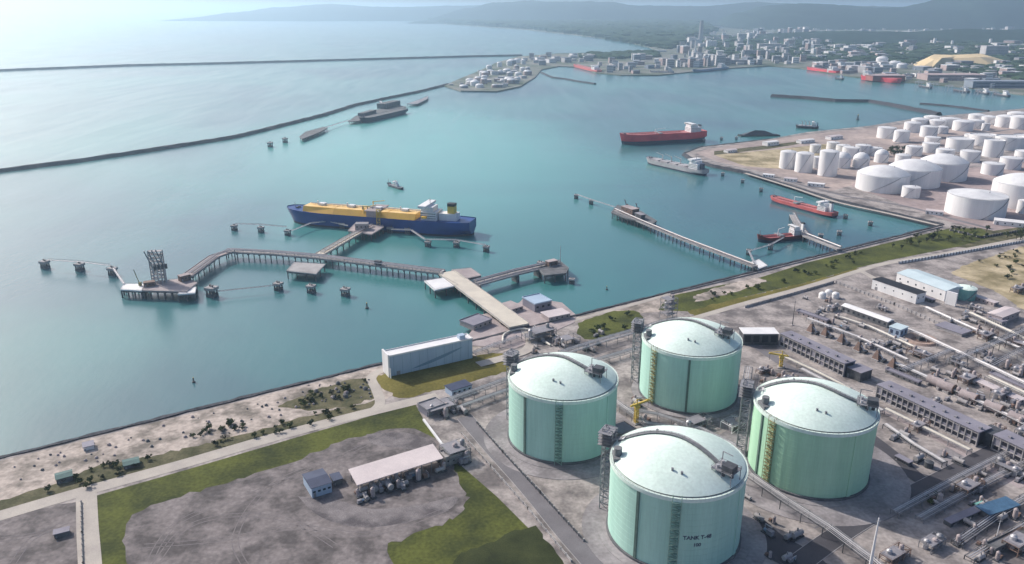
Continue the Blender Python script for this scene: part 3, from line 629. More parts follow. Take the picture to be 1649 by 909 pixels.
def dolphin_proto():
    t = thing('mooring_dolphin', 'x', 'mooring dolphin', (0, 0, SEA))
    MB().box(-4.5, 4.5, -4, 4, 6.2, 8.6).build('cap', M['conc'], t)
    b = MB(); b.box(-3.9, 3.9, -3.4, 3.4, -1, 2.6)
    b.build('pile_base', M['concd'], t)
    piles([Vector((x, y, 0)) for x in (-3, 0, 3) for y in (-2.6, 2.6)], 6.3, 0.85, t)
    for x, y in ((1.5, 0), (-1.8, 1)): b = MB(); b.cyl(x, y, 8.6, 9.8, 0.6, 0.6, 10); b.cyl(x, y, 9.8, 10.3, 1.0, 1.0, 10); b.build('bollard', M['dsteel'], t)
    b = MB(); 
    for s0, s1 in (((-4.3, -3.8), (4.3, -3.8)), ((4.3, -3.8), (4.3, 3.8)), ((4.3, 3.8), (-4.3, 3.8)), ((-4.3, 3.8), (-4.3, -3.8))):
        b.bar((*s0, 9.8), (*s1, 9.8), 0.1); b.bar((*s0, 8.6), (*s0, 9.8), 0.12)
    b.build('railing', M['steel'], t)
    return t
dproto = dolphin_proto(); first = [True]
def dolphin(px, py, label, group, sc=1.0, rz=AX - R(50)):
    p = C(px, py, SEA + 6); p.z = SEA
    if first[0]:
        first[0] = False; dproto.location = p; dproto.rotation_euler = (0, 0, rz); dproto['label'] = label; dproto['group'] = group; dproto.scale = (sc,) * 3; return dproto
    return copy_tree(dproto, p, rz, label=label, group=group, scale=sc)
def catwalk(label, pix, z=3.6, wd=2.2, hgt=2.0, name='catwalk', m='steel'):
    pts = P(pix, z); base = pts[0]; t = thing(name, label, 'catwalk', (base.x, base.y, z)); b = MB(); k = MB()
    for a, c in zip(pts[:-1], pts[1:]):
        a = a - base; c = c - base; b.bar(a, c, wd, 0.35); n = max(2, int((c - a).length / 5)); d = (c - a).normalized(); nn = Vector((-d.y, d.x, 0)) * wd / 2
        for s in (-1, 1):
            k.bar(a + s * nn + Vector((0, 0, hgt)), c + s * nn + Vector((0, 0, hgt)), 0.2)
            for i in range(n):
                p = a.lerp(c, i / n) + s * nn; q = a.lerp(c, (i + 1) / n) + s * nn
                k.bar(p + Vector((0, 0, hgt if i % 2 else 0)), q + Vector((0, 0, 0 if i % 2 else hgt)), 0.16)
    b.build('walkway', M['pipe'], t); k.build('truss', M[m], t); return t

T0 = [C(836, 524, DZ), C(719, 438, DZ)]
trestle('approach_jetty', 'broad cream jetty road running out from the shore to the first junction', T0, 24, DZ, 'jroad', rack=False, bay=20)
trestle('pipe_trestle', 'long grey piled jetty carrying pipes from the junction to its far bend', [C(712, 438, DZ), C(600, 424, DZ), C(520, 414, DZ), C(440, 407, DZ), C(368, 403.5, DZ)], 18, DZ - .02, 'conc', 5, side=1)
trestle('bend_trestle', 'jetty section bending from the corner down to the left berth', [C(372, 404, DZ), C(345, 413, DZ), C(302, 444, DZ)], 16, DZ - .04, 'lilac', 4, side=1)
b = MB()
trestle('ship_trestle', 'short piled jetty branch leading out to the gas carrier berth', [C(516, 409, DZ), C(556, 386, DZ), C(596, 364, DZ)], 15, DZ - .06, 'jroad', 3, side=-1)
trestle('east_trestle', 'dark jetty branch on heavy piers reaching right from the cream road', [C(768, 457, DZ), C(830, 440, DZ), C(900, 424, DZ)], 13, DZ - .05, 'conc', 4, side=1, bay=34, pier_w=4)
BERTH = piled_deck('berth_platform', 'loading platform beside the gas carrier at the end of its jetty branch', 'platform', P([(560, 372), (580, 352), (612, 353), (618, 366), (598, 378)], DZ), DZ + .1, deckm='lilac')
piled_deck('side_platform', 'white-edged square platform under the middle of the pipe jetty', 'platform', P([(461, 436), (474, 422), (524, 425), (509, 441)], DZ), DZ - .4, deckm='conc')
piled_deck('triangle_platform', 'pale pointed platform left of the cream jetty road', 'platform', P([(683, 452), (716, 447), (738, 459), (700, 467)], DZ), DZ - .3, deckm='white')
piled_deck('brown_platform', 'brownish platform right of the jetty junction', 'platform', P([(727, 434), (758, 431), (775, 443), (748, 449)], DZ), DZ - .5, deckm='lilac')
piled_deck('tug_platform', 'dark-piled platform at the tip of the right jetty branch', 'platform', P([(866, 432), (900, 419), (916, 432), (912, 440), (876, 444)], DZ), DZ + .1, deckm='concd')
LBERTH = piled_deck('left_berth_platform', 'dark loading platform under the tall loading arms of the left berth', 'platform', P([(228, 468), (236, 455), (300, 448), (318, 456), (300, 470)], DZ), DZ + .2, deckm='lilac', pile=9, pr=1.0)
piled_deck('left_berth_wing', 'white-topped low platform at the outer left end of the left berth', 'platform', P([(194, 466), (200, 457), (232, 457), (228, 468)], DZ), DZ - .2, deckm='white', pile=8, pr=1.0)
piled_deck('left_berth_inner_wing', 'small pale platform on the right side of the left berth', 'platform', P([(286, 473), (292, 464), (316, 461), (314, 471)], DZ), DZ - .8, deckm='white', pile=8)
def part_empty(name, host, p, rz=0):
    o = bpy.data.objects.new(name, None); COL.objects.link(o); o.parent = host; o.location = Vector(p) - host.location; o.rotation_euler = (0, 0, rz); return o
def loading_arm(host, p, h=26, lean=0.0, rz=0, m='steel'):
    t = part_empty('loading_arm', host, p, rz)
    MB().cyl(0, 0, 0, h * 0.5, 0.9, 0.7, 10).build('riser', M['pipe'], t)
    MB().bar((0, 0, h * 0.5), (-lean, 0, h), 1.1).build('inboard_arm', M[m], t)
    MB().bar((-lean, 0.9, h), (0.8, 0.9, h * 0.35), 0.8).build('outboard_arm', M[m], t)
    MB().box(1.2, 3.6, -1.1, 1.1, h * .42, h * .56).build('counterweight', M['dsteel'], t)
    MB().bar((0, 0, h * 0.5), (2.4, 0, h * .5), 0.7).build('beam', M[m], t); return t
wz = DZ + .2
for i, (px, py) in enumerate([(250, 458), (256, 457), (262, 456), (268, 455)]):
    loading_arm(LBERTH, C(px, py, wz), 42, 7, R(10))
b = MB(); p = C(265, 452, wz)
t = part_empty('loading_tower', LBERTH, p, R(8)); b = MB(); lattice(b, -6, 0, 15, 7, 0, 38, 9, 0.6); b.build('frame', M['steel'], t)
b = MB()
for k in range(1, 10): b.box(-13.2, 1.2, -3.2, 3.2, 38 * k / 9 - .15, 38 * k / 9 + .1)
b.build('floors', M['steel'], t)
t = thing('crane_mast', 'thin slanting yellowish mast on the left end of the left berth', 'mast', C(226, 460, wz)); MB().bar((0, 0, 0), (-5, 0, 20), 0.7).build('boom', M['olive'], t); MB().box(-1.5, 1.5, -1.5, 1.5, 0, 4).build('base', M['olive'], t)
building('berth_cabin', 'small brown cabin at the root of the left berth jetty', 'cabin', C(292, 455, wz), C(308, 451, wz), 8, 7, M['rust'], M['lilac'], wz, win=(3, 1, 2, 1.5, M['glass']))
building('berth_control_room', 'small brown control cabin left of the tall tower on the left berth', 'cabin', C(232, 463, wz), C(250, 461, wz), 7, 5, M['rust'], M['rust'], wz, win=(3, 1, 2, 1.5, M['glass']))
for i, (px, py) in enumerate([(584, 357), (592, 357), (600, 358)]):
    loading_arm(BERTH, C(px, py, DZ + .1), 24, -4, R(70))
t = part_empty('gangway_tower', BERTH, C(610, 362, DZ + .1)); b = MB(); lattice(b, 0, 0, 5, 5, 0, 24, 6, 0.5); b.build('frame', M['yellow'], t); MB().bar((0, 0, 20), (2, 14, 20), 1.6, .6).build('gangway', M['pipe'], t)
building('berth_service_building', 'grey equipment building on the gas carrier loading platform', 'building', C(572, 371, DZ + .1), C(592, 371, DZ + .1), 12, 9, M['lilac'], M['gdeck'], DZ + .1, win=(3, 1, 2, 2, M['glass']))
building('jetty_cabin', 'tiny dark cabin on the middle of the pipe jetty', 'cabin', C(603, 427, DZ), C(612, 428, DZ), 5, 5, M['concd'], M['dsteel'], DZ)
building('tip_cabin', 'small reddish cabin at the tip of the right jetty branch', 'cabin', C(884, 430, DZ + .1), C(898, 427, DZ + .1), 8, 6, M['rust'], M['lilac'], DZ + .1, win=(2, 1, 2, 1.5, M['glass']))
t = thing('tip_mast', 'thin pale mast at the tip of the right jetty branch', 'mast', C(902, 425, DZ)); MB().cyl(0, 0, 0, 24, .5, .25, 8).build('pole', M['pipe'], t)
# dolphins and catwalks
row = 'row of mooring dolphins '
for i, (px, py) in enumerate([(72, 425), (128, 429), (181, 436)]): dolphin(px, py, ['farthest left', 'middle', 'nearest'][i] + ' mooring dolphin of the three left of the left berth', 'mooring dolphins left of the left berth', 1.15)
catwalk('thin catwalk joining the three dolphins left of the left berth', [(76, 419), (128, 422), (178, 428)], 9)
catwalk('short sloping catwalk from the nearest left dolphin to the left berth', [(182, 432), (199, 457)], 7)
for i, (px, py) in enumerate([(341, 470), (448, 460), (501, 464), (556, 469)]): dolphin(px, py, ['biggest and leftmost', 'second from the left', 'third from the left', 'rightmost'][i] + ' white-topped dolphin of the four in front of the pipe jetty', 'white-topped dolphins in front of the pipe jetty', 1.4 if i == 0 else 1.1)
catwalk('faint low catwalk between the biggest white-topped dolphin and the next one', [(348, 470), (444, 460)], 2.5, 1.0, 1.0)
for i, (px, py) in enumerate([(377, 365), (420, 368), (463, 373)]): dolphin(px, py, ['leftmost', 'middle', 'rightmost'][i] + ' dark dolphin of the three off the bow of the gas carrier', 'dark dolphins off the carrier bow', 0.95)
catwalk('thin catwalk joining the three dolphins off the carrier bow', [(378, 361), (420, 362), (462, 366)], 7, 1.6, 1.4)
for i, (px, py) in enumerate([(689, 391), (735, 392), (783, 399)]): dolphin(px, py, ['leftmost', 'middle', 'rightmost'][i] + ' dark dolphin of the three off the stern of the gas carrier', 'dark dolphins off the carrier stern', 0.95)
catwalk('pale catwalk running from the carrier berth to the stern dolphins', [(630, 370), (662, 371), (684, 386), (735, 387), (782, 395)], 5, 2.2, 1.4, m='pipe')
for i, (px, py) in enumerate([(531, 358), (552, 362), (629, 369), (657, 371)]): dolphin(px, py, ['first', 'second', 'third', 'fourth'][i] + ' white breasting dolphin from the left under the carrier hull side', 'breasting dolphins beside the carrier', 1.05)
catwalk('pale curved catwalk from the bow dolphin to the carrier berth', [(470, 372), (500, 360), (528, 357), (560, 364)], 4, 2.0, 1.2, m='pipe')
dolphin(870, 424, 'lone dark dolphin above the right jetty branch', None, 0.9); dolphin(921, 450, 'lone dark dolphin right of the tip of the right jetty branch', None, 0.8)

# second jetty
trestle('middle_jetty', 'straight pale jetty running from the green shore out to a small head with a shed', [C(1216, 429, DZ), C(1100, 385, DZ), C(1040, 360, DZ), C(992, 339, DZ)], 9, DZ, 'conc', 3, side=1, bay=18)
JHEAD = piled_deck('jetty_platform', 'dark jetty head at the end of the straight pale jetty', 'platform', P([(984, 342), (994, 330), (1032, 340), (1058, 356), (1050, 361), (1010, 352)], DZ), DZ - .3, deckm='concd')
building('jetty_head_shed', 'brownish shed on the head of the straight pale jetty', 'shed', C(1000, 341, DZ), C(1018, 347, DZ), 14, 9, M['rust'], M['lilac'], DZ, win=(3, 1, 2, 2, M['glass']))
building('jetty_head_office', 'dark boxy cabin beside the shed on the straight pale jetty', 'cabin', C(1022, 350, DZ), C(1032, 354, DZ), 8, 7, M['dsteel'], M['gdeck'], DZ)
for i in range(2): loading_arm(JHEAD, C(1008 + 18 * i, 337 + 6 * i, DZ), 16, 3, R(-30))
for i, (px, py) in enumerate([(928, 315), (952, 324)]): dolphin(px, py, ['outer', 'inner'][i] + ' small dolphin off the head of the straight pale jetty', 'dolphins off the middle jetty head', 0.85)
catwalk('thin catwalk from the small dolphins to the straight pale jetty head', [(930, 314), (952, 322), (990, 334)], 4, 1.6, 1.2, m='pipe')
for i, (px, py) in enumerate([(1164, 279), (1196, 290), (1226, 304)]): dolphin(px, py, ['farthest', 'middle', 'nearest'][i] + ' small dolphin of the three between the grey ship and the slim red tanker', 'dolphins along the tank farm quay', 0.8)
for i, (px, py) in enumerate([(1362, 347), (1402, 358), (1322, 378), (1352, 373)]): dolphin(px, py, ['left dolphin of the pair behind the stern of the slim red tanker', 'right dolphin of the pair nearest the end of the tank farm quay', 'left dolphin of the pair right of the maroon tanker', 'right dolphin of the pair right of the maroon tanker'][i], 'dolphins in the corner basin', 0.8)
for i, (px, py) in enumerate([(1206, 404), (1241, 396)]): dolphin(px, py, ['outer', 'inner'][i] + ' dolphin in front of the bow of the maroon tanker', 'dolphins at the maroon tanker', 0.85)
for i, (px, py) in enumerate([(1120, 225), (1148, 222), (1172, 221)]): dolphin(px + 14, py, ['left', 'middle', 'right'][i] + ' tiny dolphin right of the big red tanker', 'tiny dolphins by the big red tanker', 0.8)
trestle('basin_jetty', 'pale short jetty linking the maroon tanker berth to the green shore', [C(1352, 400, DZ), C(1298, 379, DZ), C(1283, 358, DZ), C(1276, 345, DZ)], 9, DZ - 1, 'conc', 3, side=-1, bay=14)
catwalk('pale catwalk beside the bow of the maroon tanker', [(1215, 425), (1206, 405), (1240, 395), (1262, 383)], 3, 2, 1.2, m='pipe')
piled_deck('slip_platform', 'small white platform at the shore end of the straight pale jetty', 'platform', P([(1205, 424), (1222, 418), (1236, 428), (1220, 434)], 2), 2.2, deckm='white', pile=8)

# ------------------------------------------------------------------ ships
def ship(name, label, a, c, beam, fb, hullm, deckm, bootm='boot', boot=3.0, sup=None, trunk=None, extras=None, sheer=3.0, group=None, bulb=True):
    """a: stern point on the waterline, c: bow point"""
    L, rz = frame(a, c); t = thing(name, label, 'ship', (a.x, a.y, SEA), rz, group)
    hb = beam / 2
    def half(u, lev):  # u 0 stern .. 1 bow, lev 0 keel .. 1 deck
        w_ = 1.0
        if u < 0.10: w_ = (0.72 + 0.28 * math.sin(PI / 2 * u / 0.10)) if lev > 0.45 else (0.25 + 0.75 * math.sin(PI / 2 * min(1, u / 0.16)))
        elif lev <= 0.45 and u < 0.16: w_ = 0.25 + 0.75 * math.sin(PI / 2 * u / 0.16)
        if u > 0.80:
            k = (u - 0.80) / 0.20; w_ *= max(0.0, math.sqrt(max(0, 1 - k ** (2.6 if lev > .5 else 1.9))))
        return hb * w_
    us = [0, .02, .05, .10, .16, .25, .4, .55, .7, .8, .84, .88, .91, .94, .965, .985, 1.0]
    def zof(u, lev): return -2 + (fb + 2 + (sheer * max(0, (u - .8) / .2) ** 1.5 + sheer * .4 * max(0, (.15 - u) / .15))) * lev
    def xof(u, lev): return L * (u * (0.965 + 0.035 * lev)) 
    def shell(levs):
        b = MB(); vs = []
        for lev in levs:
            for s in (-1, 1):
                for u in us: vs.append((xof(u, lev), s * half(u, lev), zof(u, lev)))
        n = len(us); fs = []
        for li in range(len(levs) - 1):
            for si in range(2):
                o = (li * 2 + si) * n; p = ((li + 1) * 2 + si) * n
                for i in range(n - 1): fs.append((o + i, o + i + 1, p + i + 1, p + i))
            o = li * 2 * n; p = (li + 1) * 2 * n; fs.append((o, o + n, p + n, p))
        b.add(vs, fs); return b
    lb = (boot + 2) / (fb + 2)
    shell([0, lb]).build('boot_topping', M[bootm], t, smooth=True)
    shell([lb, .5, .8, 1.0]).build('hull', M[hullm], t, smooth=True)
    b = MB(); lv = 0.965; vs = []
    for s in (-1, 1):
        for u in us: vs.append((xof(u, 1), s * half(u, 1) * .985, zof(u, lv)))
    n = len(us); b.add(vs, [(i, i + 1, n + i + 1, n + i) for i in range(n - 1)]); b.build('deck', M[deckm], t)
    def dz(u): return zof(u, lv)
    if sup:
        x0, x1, h, wf = sup; x0 *= L; x1 *= L; wdt = hb * wf; z0 = dz(.12) - .5
        b = MB(); b.box(x0, x1, -wdt, wdt, z0, z0 + h * .55); b.box(x0 + (x1 - x0) * .25, x1, -wdt * .8, wdt * .8, z0 + h * .55, z0 + h * .85); b.box(x0 + (x1 - x0) * .55, x1 + 1, -hb * 1.0, hb * 1.0, z0 + h * .85, z0 + h)
        s_ = b.build('superstructure', M['white'], t)
        MB().box(x1 + .9, x1 + 1.15, -hb * .9, hb * .9, z0 + h * .89, z0 + h * .97).build('bridge_windows', M['glass'], s_)
        for r_ in range(3): MB().box(x0 + 1, x1 + .12, -wdt - .12, wdt + .12, z0 + h * (.13 + .15 * r_), z0 + h * (.165 + .15 * r_)).build('window_band', M['glass'], s_)
        k = MB(); k.cyl((x0 + x1) / 2 + 2, 0, z0 + h, z0 + h * 1.35, .5, .3, 8); k.bar(((x0 + x1) / 2 + 2, -3, z0 + h * 1.2), ((x0 + x1) / 2 + 2, 3, z0 + h * 1.2), .3); k.build('radar_mast', M['steel'], s_)
    if extras: extras(t, L, hb, dz)
    k = MB(); k.cyl(L * .955, 0, dz(.955), dz(.955) + 9, .45, .25, 8); k.build('foremast', M['steel'], t)
    k = MB()
    for s in (-1, 1): k.box(L * .93, L * .945, s * 3 - 1.2, s * 3 + 1.2, dz(.94), dz(.94) + 1.8)
    k.build('windlass', M['dsteel'], t)
    return t
def ex_lng(t, L, hb, dz):
    z = dz(.4) - .5
    for (u0, u1) in ((.275, .4195), (.42, .5595), (.56, .7095), (.71, .885)):
        x0, x1 = L * u0, L * u1; w0 = hb * .95; w1 = hb * .66; h = 9.0; e = hb * (.20 if u1 > .8 else 0)
        b = MB(); b.add([(x0, -w0, z), (x1, -w0 + e, z), (x1, w0 - e, z), (x0, w0, z), (x0 + .1, -w1, z + h), (x1 - .1, -w1 + e * .5, z + h), (x1 - .1, w1 - e * .5, z + h), (x0 + .1, w1, z + h)],
              [(0, 1, 5, 4), (1, 2, 6, 5), (2, 3, 7, 6), (3, 0, 4, 7), (0, 3, 2, 1), (4, 5, 6, 7)]); tr = b.build('trunk_deck', M['orange'], t)
        b = MB(); b.box(x0 + .6, x1 - .6, -w1 + e * .5 + .4, w1 - e * .5 - .4, z + h + .01, z + h + .3); b.build('trunk_top', M['trunk'], tr)
        b = MB(); b.box((x0 + x1) / 2 - 5, (x0 + x1) / 2 + 5, -4, 4, z + h + .3, z + h + 4); b.cyl((x0 + x1) / 2 + 8, 0, z + h, z + h + 7, .9, n=10); b.build('tank_dome', M['white'], tr)
    k = MB(); k.tube([(L * .25, 1, z + 12), (L * .86, 1, z + 12)], .7, 6); k.tube([(L * .25, -2, z + 11.6), (L * .86, -2, z + 11.6)], .5, 6)
    for i in range(24): x = L * (.26 + .025 * i); k.bar((x, -3, z + 9), (x, -3, z + 12), .3); k.bar((x, 2, z + 9), (x, 2, z + 12), .3); k.bar((x, -3, z + 11), (x, 2, z + 11), .3)
    k.build('deck_pipes', M['pipe'], t)
    k = MB(); x = L * .50
    k.box(x - 11, x + 11, -hb * .98, hb * .98, z + 9.8, z + 11); k.box(x - 8, x + 8, -hb * .97, -hb * .7, z, z + 9.6); k.box(x - 8, x + 8, hb * .7, hb * .97, z, z + 9.6)
    for i in range(5):
        for s in (-1, 1): k.tube([(x - 8 + 4 * i, s * hb * .97, z + 8.5), (x - 8 + 4 * i, 0, z + 11)], .6, 6); k.bar((x - 8 + 4 * i, s * hb * .9, z), (x - 8 + 4 * i, s * hb * .9, z + 8), .5)
    k.build('manifold', M['lilac'], t)
    k = MB()
    for s in (-1, 1): k.cyl(x + 14, s * hb * .75, z, z + 17, 1.1, .9, 10); k.bar((x + 14, s * hb * .75, z + 16), (x - 6, s * hb * .75, z + 19), .9)
    k.build('hose_crane', M['yellow'], t)
    # aft: casing and yellow funnel with black top
    z0 = dz(.1) - .5; x0 = L * .10
    MB().box(x0 - 8, x0 + 20, -hb * .38, hb * .38, z0, z0 + 11).build('engine_casing', M['white'], t)
    fo = MB().prism([(x0 - 4, -5.5), (x0 + 7, -5.5), (x0 + 9, 0), (x0 + 7, 5.5), (x0 - 4, 5.5)], z0 + 11, z0 + 22).build('funnel', M['yellow'], t)
    MB().prism([(x0 - 4.1, -5.6), (x0 + 7.1, -5.6), (x0 + 9.1, 0), (x0 + 7.1, 5.6), (x0 - 4.1, 5.6)], z0 + 22.01, z0 + 26).build('funnel_top', M['black'], fo)
    for s in (-1, 1):
        q = MB(); q.box(L * .215, L * .24, s * hb * .8 - 2, s * hb * .8 + 2, z0 + 4, z0 + 7); q.build('lifeboat', M['orange'], t)
    MB().box(L * .018, L * .05, -hb * .62, hb * .62, z0 + .5, z0 + .7).build('mooring_deck', M['gdeck'], t)
def ex_tanker(t, L, hb, dz):
    z = dz(.4); k = MB()
    for y in (-2, 0, 2): k.tube([(L * .28, y, z + 1.6), (L * .9, y, z + 1.6)], .5, 6)
    for i in range(16): k.box(L * (.3 + .037 * i) - .3, L * (.3 + .037 * i) + .3, -3, 3, z - .2, z + 1.2)
    k.build('deck_pipes', M['rdeck'], t)
    k = MB(); k.box(L * .55 - 4, L * .55 + 4, -hb * .9, hb * .9, z + 1, z + 2.5); k.build('manifold', M['steel'], t)
    k = MB(); k.cyl(L * .6, hb * .3, z, z + 11, .7, n=8); k.bar((L * .6, hb * .3, z + 11), (L * .48, hb * .3, z + 13), .7); k.build('deck_crane', M['white'], t)
    z0 = dz(.1) - .5; f = MB().box(L * .05, L * .085, -hb * .25, hb * .25, z0, z0 + 15).build('funnel', M['white'], t); MB().box(L * .0495, L * .0855, -hb * .255, hb * .255, z0 + 15.01, z0 + 17).build('funnel_top', M['black'], f)
def ex_cargo(t, L, hb, dz):
    z = dz(.4)
    for i in range(4):
        x0 = L * (.28 + .155 * i); MB().box(x0, x0 + L * .12, -hb * .7, hb * .7, z - .2, z + 2.6).build('hatch_cover', M['greyhull'], t)
    for i in range(3):
        x0 = L * (.415 + .155 * i); k = MB(); k.cyl(x0, 0, z, z + 14, 1.2, 1.0, 10); k.bar((x0, 0, z + 13), (x0 + L * .1, 3, z + 17), 1.0); k.build('deck_crane', M['greyhull'], t)
    z0 = dz(.1) - .5; MB().box(L * .04, L * .075, -hb * .25, hb * .25, z0, z0 + 13).build('funnel', M['navyroof'], t)
def W(px, py): return C(px, py, SEA)
u0 = W(754, 385); u1 = W(453, 361); dv = (u1 - u0).normalized(); nv = Vector((dv.y, -dv.x, 0))
if nv.y < 0: nv = -nv
ship('gas_carrier', 'long navy blue gas carrier with an orange deck and yellow funnel moored at the jetty', u0 + nv * 23, u1 + nv * 23, 45, 22, 'navy', 'navy', sup=(.17, .25, 24, .62), extras=ex_lng, sheer=3)
ship('oil_tanker', 'big red tanker with dark lower hull moored beyond the peninsula tip', W(1133, 226), W(997, 233), 40, 25, 'red', 'rdeck', boot=8, sup=(.08, .2, 22, .8), extras=ex_tanker)
ship('cargo_ship', 'pale grey cargo ship with deck cranes moored at the peninsula tip', W(1136, 283), W(1042, 262), 28, 11, 'greyhull', 'gdeck', sup=(.08, .22, 20, .8), extras=ex_cargo)
ship('slim_tanker', 'slim bright red tanker with a white mast house by the tank farm quay', W(1344, 351), W(1241, 323), 22, 8, 'red2', 'rdeck', sup=(.10, .22, 15, .75), extras=ex_tanker, sheer=2)
ship('small_tanker', 'maroon tanker with a cream deckhouse in the corner basin', W(1296, 383), W(1219, 390), 18, 7, 'maroon', 'rdeck', sup=(.14, .3, 14, .75), extras=ex_tanker, sheer=5)
ship('survey_boat', 'small dark patrol boat with a pale mast behind the gas carrier', W(648, 306), W(625, 299), 8, 4, 'concd', 'gdeck', sup=(.3, .55, 9, .7), boot=1, sheer=2)
ship('dark_carrier', 'dark ship moored against the long left breakwater', W(652, 182), W(581, 199), 34, 14, 'boot', 'concd', sup=None)
ship('work_barge', 'black work ship with cranes anchored above the tank farm', W(1318, 208), W(1281, 206), 20, 6, 'black', 'gdeck', sup=(.1, .3, 14, .7), extras=ex_cargo, boot=1)
ship('moored_red_ship', 'red ship moored at the inner side of the far headland', W(965, 118), W(925, 108), 40, 14, 'red2', 'rdeck', sup=(.08, .2, 20, .8))
ship('far_red_ship', 'distant red ship under the pale warehouses on the far quay', W(1350, 120), W(1300, 113), 40, 16, 'red', 'rdeck', sup=(.08, .22, 20, .8))
ship('far_bulk_carrier', 'distant rusty red bulk ship beside the white silos on the far quay', W(1448, 135), W(1386, 129), 40, 22, 'red', 'rdeck', sup=(.75, .9, 24, .8), boot=2)
ship('far_grey_ship', 'distant grey ship moored in front of the far town towers', W(1170, 112), W(1115, 117), 36, 14, 'blued', 'gdeck', sup=(.08, .22, 22, .8))
ship('far_pale_ship', 'distant pale ship at the quay left of the far grey ship', W(1085, 119), W(1045, 118), 30, 12, 'greyhull', 'gdeck', sup=(.08, .22, 20, .8))
for i, (x0, y0, x1, y1) in enumerate([(1480, 140, 1500, 143), (1535, 147, 1560, 150), (1572, 149, 1592, 153), (1600, 153, 1625, 157), (1345, 128, 1358, 129)]):
    ship('harbour_vessel', ['first', 'second', 'third', 'fourth'][i] + ' small dark vessel from the left at the far right quay' if i < 4 else 'tiny white-housed vessel between the two distant red ships', W(x1, y1), W(x0, y0), 16, 7, 'concd', 'gdeck', sup=(.1, .35, 16, .8), group='vessels along the far right quay' if i < 4 else None)
t = thing('dredge_heap', 'low black mound of a covered barge above the peninsula road', 'barge', W(1222, 219)); b = MB(); b.box(-55, 55, -12, 12, -1, 3, rz=R(5)); b.build('hull', M['black'], t)
b = MB(); b.add([(-45, -9, 3), (45, -9, 3), (45, 9, 3), (-45, 9, 3), (-12, 0, 15), (14, 0, 14)], [(0, 1, 5, 4), (1, 2, 5), (2, 3, 4, 5), (3, 0, 4)]); b.build('cargo_heap', M['dsteel'], t)
def buoy(px, py, label, sc=1):
    t = thing('buoy', label, 'buoy', W(px, py)); MB().cyl(0, 0, -.5, 1.6 * sc, 2.2 * sc, 2.0 * sc, 14).build('float', M['dsteel'], t); b = MB(); lattice(b, 0, 0, 1.2 * sc, 1.2 * sc, 1.6 * sc, 6 * sc, 3, .2 * sc); b.build('tower', M['dsteel'], t); MB().cyl(0, 0, 6 * sc, 7.2 * sc, .5 * sc, n=8).build('lamp', M['yellow'], t)
buoy(591, 497, 'small dark buoy right of the white-topped dolphins', 1); buoy(1381, 193, 'dark buoy above the white tank rows', 2.2); buoy(977, 467, 'tiny dark buoy near the lawn shore', .7); buoy(312, 616, 'tiny dark buoy off the left sand shore', .7)

# berths along the left breakwater
piled_deck('breakwater_berth', 'long grey berth platform below the left breakwater, nearest', 'platform', P([(482, 221), (492, 213), (522, 205), (528, 207), (512, 215), (486, 225)], 2), 3, deckm='concd', pile=30)
piled_deck('breakwater_quay', 'grey quay between the breakwater and the dark moored ship', 'platform', P([(560, 197), (572, 188), (604, 178), (640, 170), (655, 173), (640, 179), (600, 189), (576, 196)], 2), 3.2, deckm='concd', pile=30)
catwalk('thin dark catwalk linking the two breakwater berths', [(524, 206), (545, 199), (562, 194)], 3, 5, 2, m='dsteel')
catwalk('short dark link from the breakwater to its inner quay', [(612, 163), (622, 176)], 3, 8, 2, m='dsteel')
building('breakwater_store', 'low dark store on the quay left of the grey breakwater shed', 'shed', C(585, 188, 3), C(606, 182, 3), 18, 9, M['concd'], M['concd'], 3.2)
piled_deck('breakwater_pontoon', 'small curved dark pontoon right of the dark moored ship', 'platform', P([(655, 168), (672, 162), (690, 155), (688, 160), (672, 168)], 2), 2.6, deckm='gdeck', pile=30)
building('breakwater_shed', 'grey shed on the quay above the dark moored ship', 'shed', C(620, 176, 3), C(645, 170, 3), 30, 16, M['concd'], M['concd'], 3.2)
dolphin(435, 233, 'lone far dolphin at the outer end of the breakwater berths', None, 1.3); dolphin(459, 226, 'far dolphin next to the nearest breakwater berth', None, 1.3)

# ------------------------------------------------------------------ haze (real air)
def haze(density, col, top=620):
    m = bpy.data.materials.new('haze air'); m.use_nodes = True; t = m.node_tree; t.nodes.remove(t.nodes['Principled BSDF'])
    v = t.nodes.new('ShaderNodeVolumePrincipled'); v.inputs['Color'].default_value = (*col, 1); v.inputs['Density'].default_value = density; v.inputs['Anisotropy'].default_value = 0.6
    t.links.new(v.outputs[0], t.nodes['Material Output'].inputs['Volume'])
    b = MB(); b.box(-175000, 175000, -21000, 175000, SEA - 4.5, top); o = b.build('haze', m); tag(o, kind='stuff')
haze(5.6e-5, (0.60, 0.80, 1.0))

# ------------------------------------------------------------------ jetty root
apron = P([(742, 556), (762, 530), (752, 515), (800, 500), (836, 488), (846, 478), (905, 488), (928, 508), (925, 520), (830, 562)])
b = MB(); b.prism(apron, SEA - 2, 0.35); struct('jetty_apron', b, M['lilac'])
building('apron_pump_house', 'box-shaped pump house with pale blue roof at the water edge right of the jetty road', 'building', C(861, 503, .4), C(888, 497, .4), 26, 9, M['lavroof'], M['bluew'], .35, win=(3, 1, 3, 2.5, M['void']), parapet=True)
building('apron_gate_house', 'low pinkish building right of the pump house by the lawn', 'building', C(884, 519, .4), C(918, 512, .4), 18, 5, M['lilac'], M['pinkroof'], .35, win=(4, 1, 2, 1.5, M['glass']))
building('apron_store', 'low pinkish store between the jetty road and the pump house', 'building', C(822, 505, .4), C(842, 499, .4), 22, 4, M['lilac'], M['lilac'], .35, win=(3, 1, 2, 1.5, M['void']))
building('intake_house', 'low brownish intake house left of the jetty road at the water edge', 'building', C(763, 533, .4), C(792, 522, .4), 22, 5, M['lilac'], M['lavroof'], .35, win=(4, 1, 2, 2, M['void']), parapet=True)
